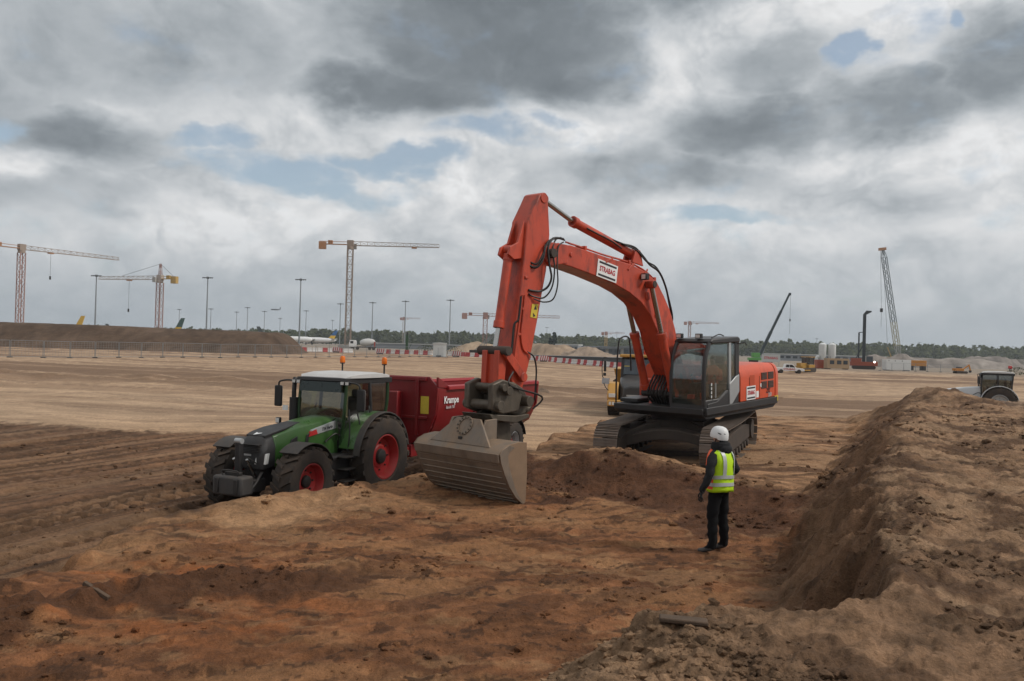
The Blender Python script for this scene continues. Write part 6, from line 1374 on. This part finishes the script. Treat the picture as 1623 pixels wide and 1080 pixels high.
def lattice_crane():
    b = gp(1421, 400); T = thing('crawler_crane', 'crawler crane with a slender white and yellow lattice boom', 'crane', b, 0); LW = mat('lattice_pale', (.33, .34, .33), .6, 0, .1, .1); LD = mat('lattice_dark', (.16, .19, .20), .6)
    for sy in (1, -1): MB().bb(-3.5, 3.5, sy*1.8, sy*2.8, .05, 1.2).build('track', FRAMEM, T, .1)
    MB().bb(-4, 2.2, -1.6, 1.6, 1.3, 3.4).build('superstructure', CRANE_Y, T, .08); MB().bb(1.0, 2.6, -2.2, -.9, 1.4, 3.6).build('cab', LW, T, .06)
    root = Vector((1.2, 0, 2.2)); top = at(1399.5, 396, 400)-b; d = top-root
    lattice(MB(), root, root+d*.12, 1.0, 2.2, .22, .12, 2.1).build('boom_foot', LW, T, smooth=0, fix=False); lattice(MB(), root+d*.12, root+d*.34, 2.1, 2.2, .22, .12).build('boom_section', mat('lattice_olive', (.36, .33, .20), .6), T, smooth=0, fix=False); lattice(MB(), root+d*.34, root+d*.93, 2.1, 2.4, .24, .13, 1.9).build('boom_section', LD, T, smooth=0, fix=False); lattice(MB(), root+d*.93, top, 1.9, 2, .22, .12, .7).build('boom_tip', LD, T, smooth=0, fix=False)
    MB().box(top+Vector((-.3, 0, .3)), (3.4, 1.2, 1.3), Matrix.Rotation(R(-8), 3, 'Y')).build('boom_head', CRANE_O, T); hp = at(1397, 492, 400)-b; MB().bar(top+Vector((-1.2, 0, 0)), hp, .10).build('hoist_rope', ROPE, T, fix=False); MB().box(hp, (1.1, .8, 1.8)).build('hook_block', DARKM, T); MB().bar(hp, hp-Vector((0, 0, 8)), .10).build('sling', ROPE, T, fix=False)
    MB().bar(top, Vector((-4.5, 0, 8)), .10).build('pendant', ROPE, T, fix=False); MB().bar(Vector((-2.5, 0, 3.2)), Vector((-4.5, 0, 8)), .3).build('gantry', CRANE_Y, T, fix=False)
lattice_crane()
def mini():
    b = gp(1523, 195); T = thing('mini_excavator', 'small orange excavator with a bent arm by the mesh fence', 'excavator', b, R(0)); m = mat('mini_orange', (.50, .20, .03), .5, 0, .12, 1, dust=.15)
    for sy in (1, -1): MB().prism([(-1.2, .05), (1.0, .05), (1.25, .3), (1.0, .6), (-1.2, .6), (-1.4, .3)], sy*.55, sy*.95).build('track', FRAMEM, T)
    MB().bb(-1.6, .4, -.85, .85, .65, 1.25).build('body', m, T, .06); MB().bb(-.9, .1, -.4, .5, 1.25, 1.6).build('cab', DGREY, T, .05)
    MB().bar((.2, -.5, 1.0), (1.7, -.5, 2.1), .26).build('boom', m, T); MB().bar((1.6, -.5, 2.2), (2.0, -.5, .8), .24).build('arm', m, T); MB().prism([(1.8, .85), (2.15, .8), (2.1, .35), (1.75, .3)], -.8, -.2).build('bucket', DARKM, T)
mini()
def skip():
    b = gp(1188, 105); T = thing('covered_skip', 'dark grey covered skip behind the orange engine cover', 'skip', b, R(-4)); m = mat('skip_grey', (.085, .095, .105), .6, 0, .12, .8)
    MB().prism([(-1.6, .3), (1.3, .3), (1.7, 1.9), (1.5, 2.15), (-1.5, 2.2), (-1.8, 2.0)], -1.2, 1.2).build('tub', m, T, .08); MB().prism([(-1.5, 2.2), (1.5, 2.15), (1.3, 2.4), (-1.3, 2.45)], -1.1, 1.1).build('cover', LGREY, T, .05); MB().bb(1.7, 2.3, -.6, .6, .2, 1.8).build('hook_frame', mat('skip_red', (.42, .09, .03), .5), T, .04)
skip()
def banner():
    b = gp(1222, 232); T = thing('site_hoarding', 'white hoarding with red letters left of the pickup', 'hoarding', b); MB().bb(-2.6, 2.6, -.05, .05, 1.2, 3.3).build('panel', LGREY, T)
    for x in (-2.3, 0, 2.3): MB().bb(x-.06, x+.06, .05, .15, 0, 3.3).build('post', STEELG, T)
    text('lettering', 'STRABAG', 1.0, SIGNR, T, (0, -.06, 2.3), (1, 0, 0), (0, 0, 1), .9)
banner()
# white tractor half hidden by the bank
LW_ = mat('white_tractor_paint', (.60, .61, .62), .35, 0, .06, 2, dust=.12)
x_, y_ = bearing(1584, 55)
WT = thing('tractor', 'white tractor half hidden behind the earth bank at the right', 'tractor', (x_, y_, -.80), R(153)); build_tractor(WT, LW_, DARKM, frontw=False, beacons=True, extra=False)
for o in WT.children:
    if o.name.startswith('fender_extension'): o.data.materials[0] = LW_
    if o.name.startswith('beacon') and 'post' not in o.name: o.data.materials[0] = mat('red_beacon', (.45, .04, .04), .3)

# yellow articulated dumper standing behind the excavator
def dumper():
    b = gp(1012, 50); h = Vector((-.16, -.98)); T = thing('dump_truck', 'yellow dump truck with black bonnet, mostly hidden behind the excavator', 'dump truck', (b.x, b.y, gz(b.x, b.y)), math.atan2(h.y, h.x)); T.scale = (1.22,)*3; Y_ = mat('dumper_yellow', (.52, .27, .055), .45, 0, .12, 2, dust=.2)
    # bonnet, nose and fenders (x forward)
    MB().loft([[(1.9, -.85, .75), (1.9, .85, .75), (1.9, .80, 1.75), (1.9, .5, 1.88), (1.9, -.5, 1.88), (1.9, -.80, 1.75)], [(3.2, -.80, .75), (3.2, .80, .75), (3.2, .72, 1.50), (3.2, .4, 1.62), (3.2, -.4, 1.62), (3.2, -.72, 1.50)], [(3.6, -.66, .80), (3.6, .66, .80), (3.6, .56, 1.30), (3.6, .3, 1.38), (3.6, -.3, 1.38), (3.6, -.56, 1.30)]]).build('bonnet', mat('bonnet_black', (.035, .036, .038), .35, 0, .15, 3, dust=.12), T, .05)
    MB().bb(3.605, 3.63, -.45, .45, .95, 1.02).build('grille_bar', SILVER, T); MB().bb(3.3, 3.85, -1.30, 1.30, .50, .78).build('bumper', Y_, T, .06)
    for sy in (1, -1):
        MB().prism([(1.6, .8), (2.2, 1.55), (3.1, 1.50), (3.5, 1.05), (3.5, .78), (3.2, .78), (2.9, 1.2), (2.3, 1.25), (1.9, .8)], sy*.82, sy*1.32).build('fender', Y_, T, .04)
        MB().bb(3.5, 3.56, sy*.95, sy*1.25, .88, 1.05).build('headlight', LAMP, T, .01)
        for q in (0, 1): MB().bb(3.855, 3.87, sy*(.98+q*.14), sy*(1.08+q*.14), .56, .70).build('marker_lamp', LAMP, T)
        wheel(T, (2.4, sy*1.05, .72), .72, .55, .36, Y_, 18, .03, .06, sy, .0)
        for x in (-2.6, -4.3): wheel(T, (x, sy*1.05, .72), .72, .55, .36, Y_, 18, .03, .06, sy, .0)
        MB().tube([(1.6, sy*.85, 2.62), (1.9, sy*1.35, 2.64), (2.05, sy*1.62, 2.60), (2.05, sy*1.62, 1.75), (1.8, sy*1.3, 1.65)], .02).build('mirror_arm', BLACK, T); MB().bb(2.0, 2.08, sy*1.46, sy*1.58, 2.0, 2.52).build('mirror', BLACK, T, .03); MB().bb(2.0, 2.08, sy*1.46, sy*1.60, 1.80, 1.95).build('wide_mirror', BLACK, T, .03)
    # round chrome mirror on the bonnet corner
    l = MB().box((3.2, -1.42, 1.60), (.06, .34, .26)).build('bonnet_mirror', mat('mirror_face', (.70, .76, .82), .1, .6, .03), T); MB().tube([(3.4, -.95, .98), (3.35, -1.35, 1.25), (3.25, -1.5, 1.5)], .02).build('mirror_stalk', BLACK, l)
    MB().prism([(.2, .9), (1.95, .9), (1.92, 1.8), (1.65, 2.65), (.2, 2.7)], -.78, .78).build('cab_shell', BLACK, T, .05); MB().loft([[(1.955, -.66, 1.9), (1.955, .66, 1.9), (1.93, .66, 1.9), (1.93, -.66, 1.9)], [(1.69, -.62, 2.6), (1.69, .62, 2.6), (1.66, .62, 2.6), (1.66, -.62, 2.6)]]).build('windscreen', GLASSD, T)
    MB().bb(.1, 1.75, -.85, .85, 2.70, 2.84).build('cab_roof', Y_, T, .04); MB().cyl((1.3, .35, 2.84), (1.3, .35, 3.08), .09).build('beacon', mat('beacon_red', (.5, .05, .02), .3), T); MB().bb(1.80, 1.815, -.62, -.38, 2.05, 2.30).build('yellow_notice', YELLOW, T)
    MB().loft([[(-5.6, -1.0, 1.3), (-5.6, 1.0, 1.3), (-5.9, 1.2, 2.1), (-5.9, -1.2, 2.1)], [(-1.0, -1.0, 1.2), (-1.0, 1.0, 1.2), (-.4, 1.2, 2.1), (-.4, -1.2, 2.1)]]).build('tipper_body', Y_, T, .04); MB().bb(-5.2, 2.2, -.4, .4, .7, 1.15).build('chassis', DARKM, T)
dumper()
# timber lying about
WOOD = mat('weathered_wood', (.085, .055, .036), .9, 0, .4, 10, dust=.15, bump=.4)
def plank(label, p0, p1, w, h, nm='plank'):
    a, b = Vector(p0), Vector(p1); a.z = gz(a.x, a.y)+h*.4; b.z = gz(b.x, b.y)+h*.4; d = (b-a); T_ = MB(); M = d.to_track_quat('X', 'Z').to_matrix()
    T_.box((a+b)/2, (d.length, w, h), M); o = T_.build(nm, WOOD, None, .008); tag(o, label, 'wood')
a, b = hit(133, 927), hit(172, 953); plank('dark wooden stake lying on the sand at lower left', (a.x, a.y, 0), (b.x, b.y, 0), .05, .05, 'stake')
a = hit(1045, 984); b = hit(1122, 991); plank('short weathered board lying on the edge of the bank', (a.x, a.y, 0), (b.x, b.y, 0), .09, .028)

# ================================================================ thin haze over the plain
def haze():
    me = MB().bb(-1900, 1900, -60, 1500, -3.0, 60).mesh('haze', True, 0); m = bpy.data.materials.new('haze_air'); m.use_nodes = True; T = NT(m.node_tree)
    out = T.new('ShaderNodeOutputMaterial'); v = T.new('ShaderNodeVolumePrincipled'); v.inputs['Color'].default_value = (.86, .92, 1, 1); v.inputs['Density'].default_value = .00017; v.inputs['Anisotropy'].default_value = .2
    T.link(v.outputs[0], out.inputs['Volume']); tag(link('haze', me, m), 'thin pale haze over the distant airfield', 'haze', kind='stuff')
haze()
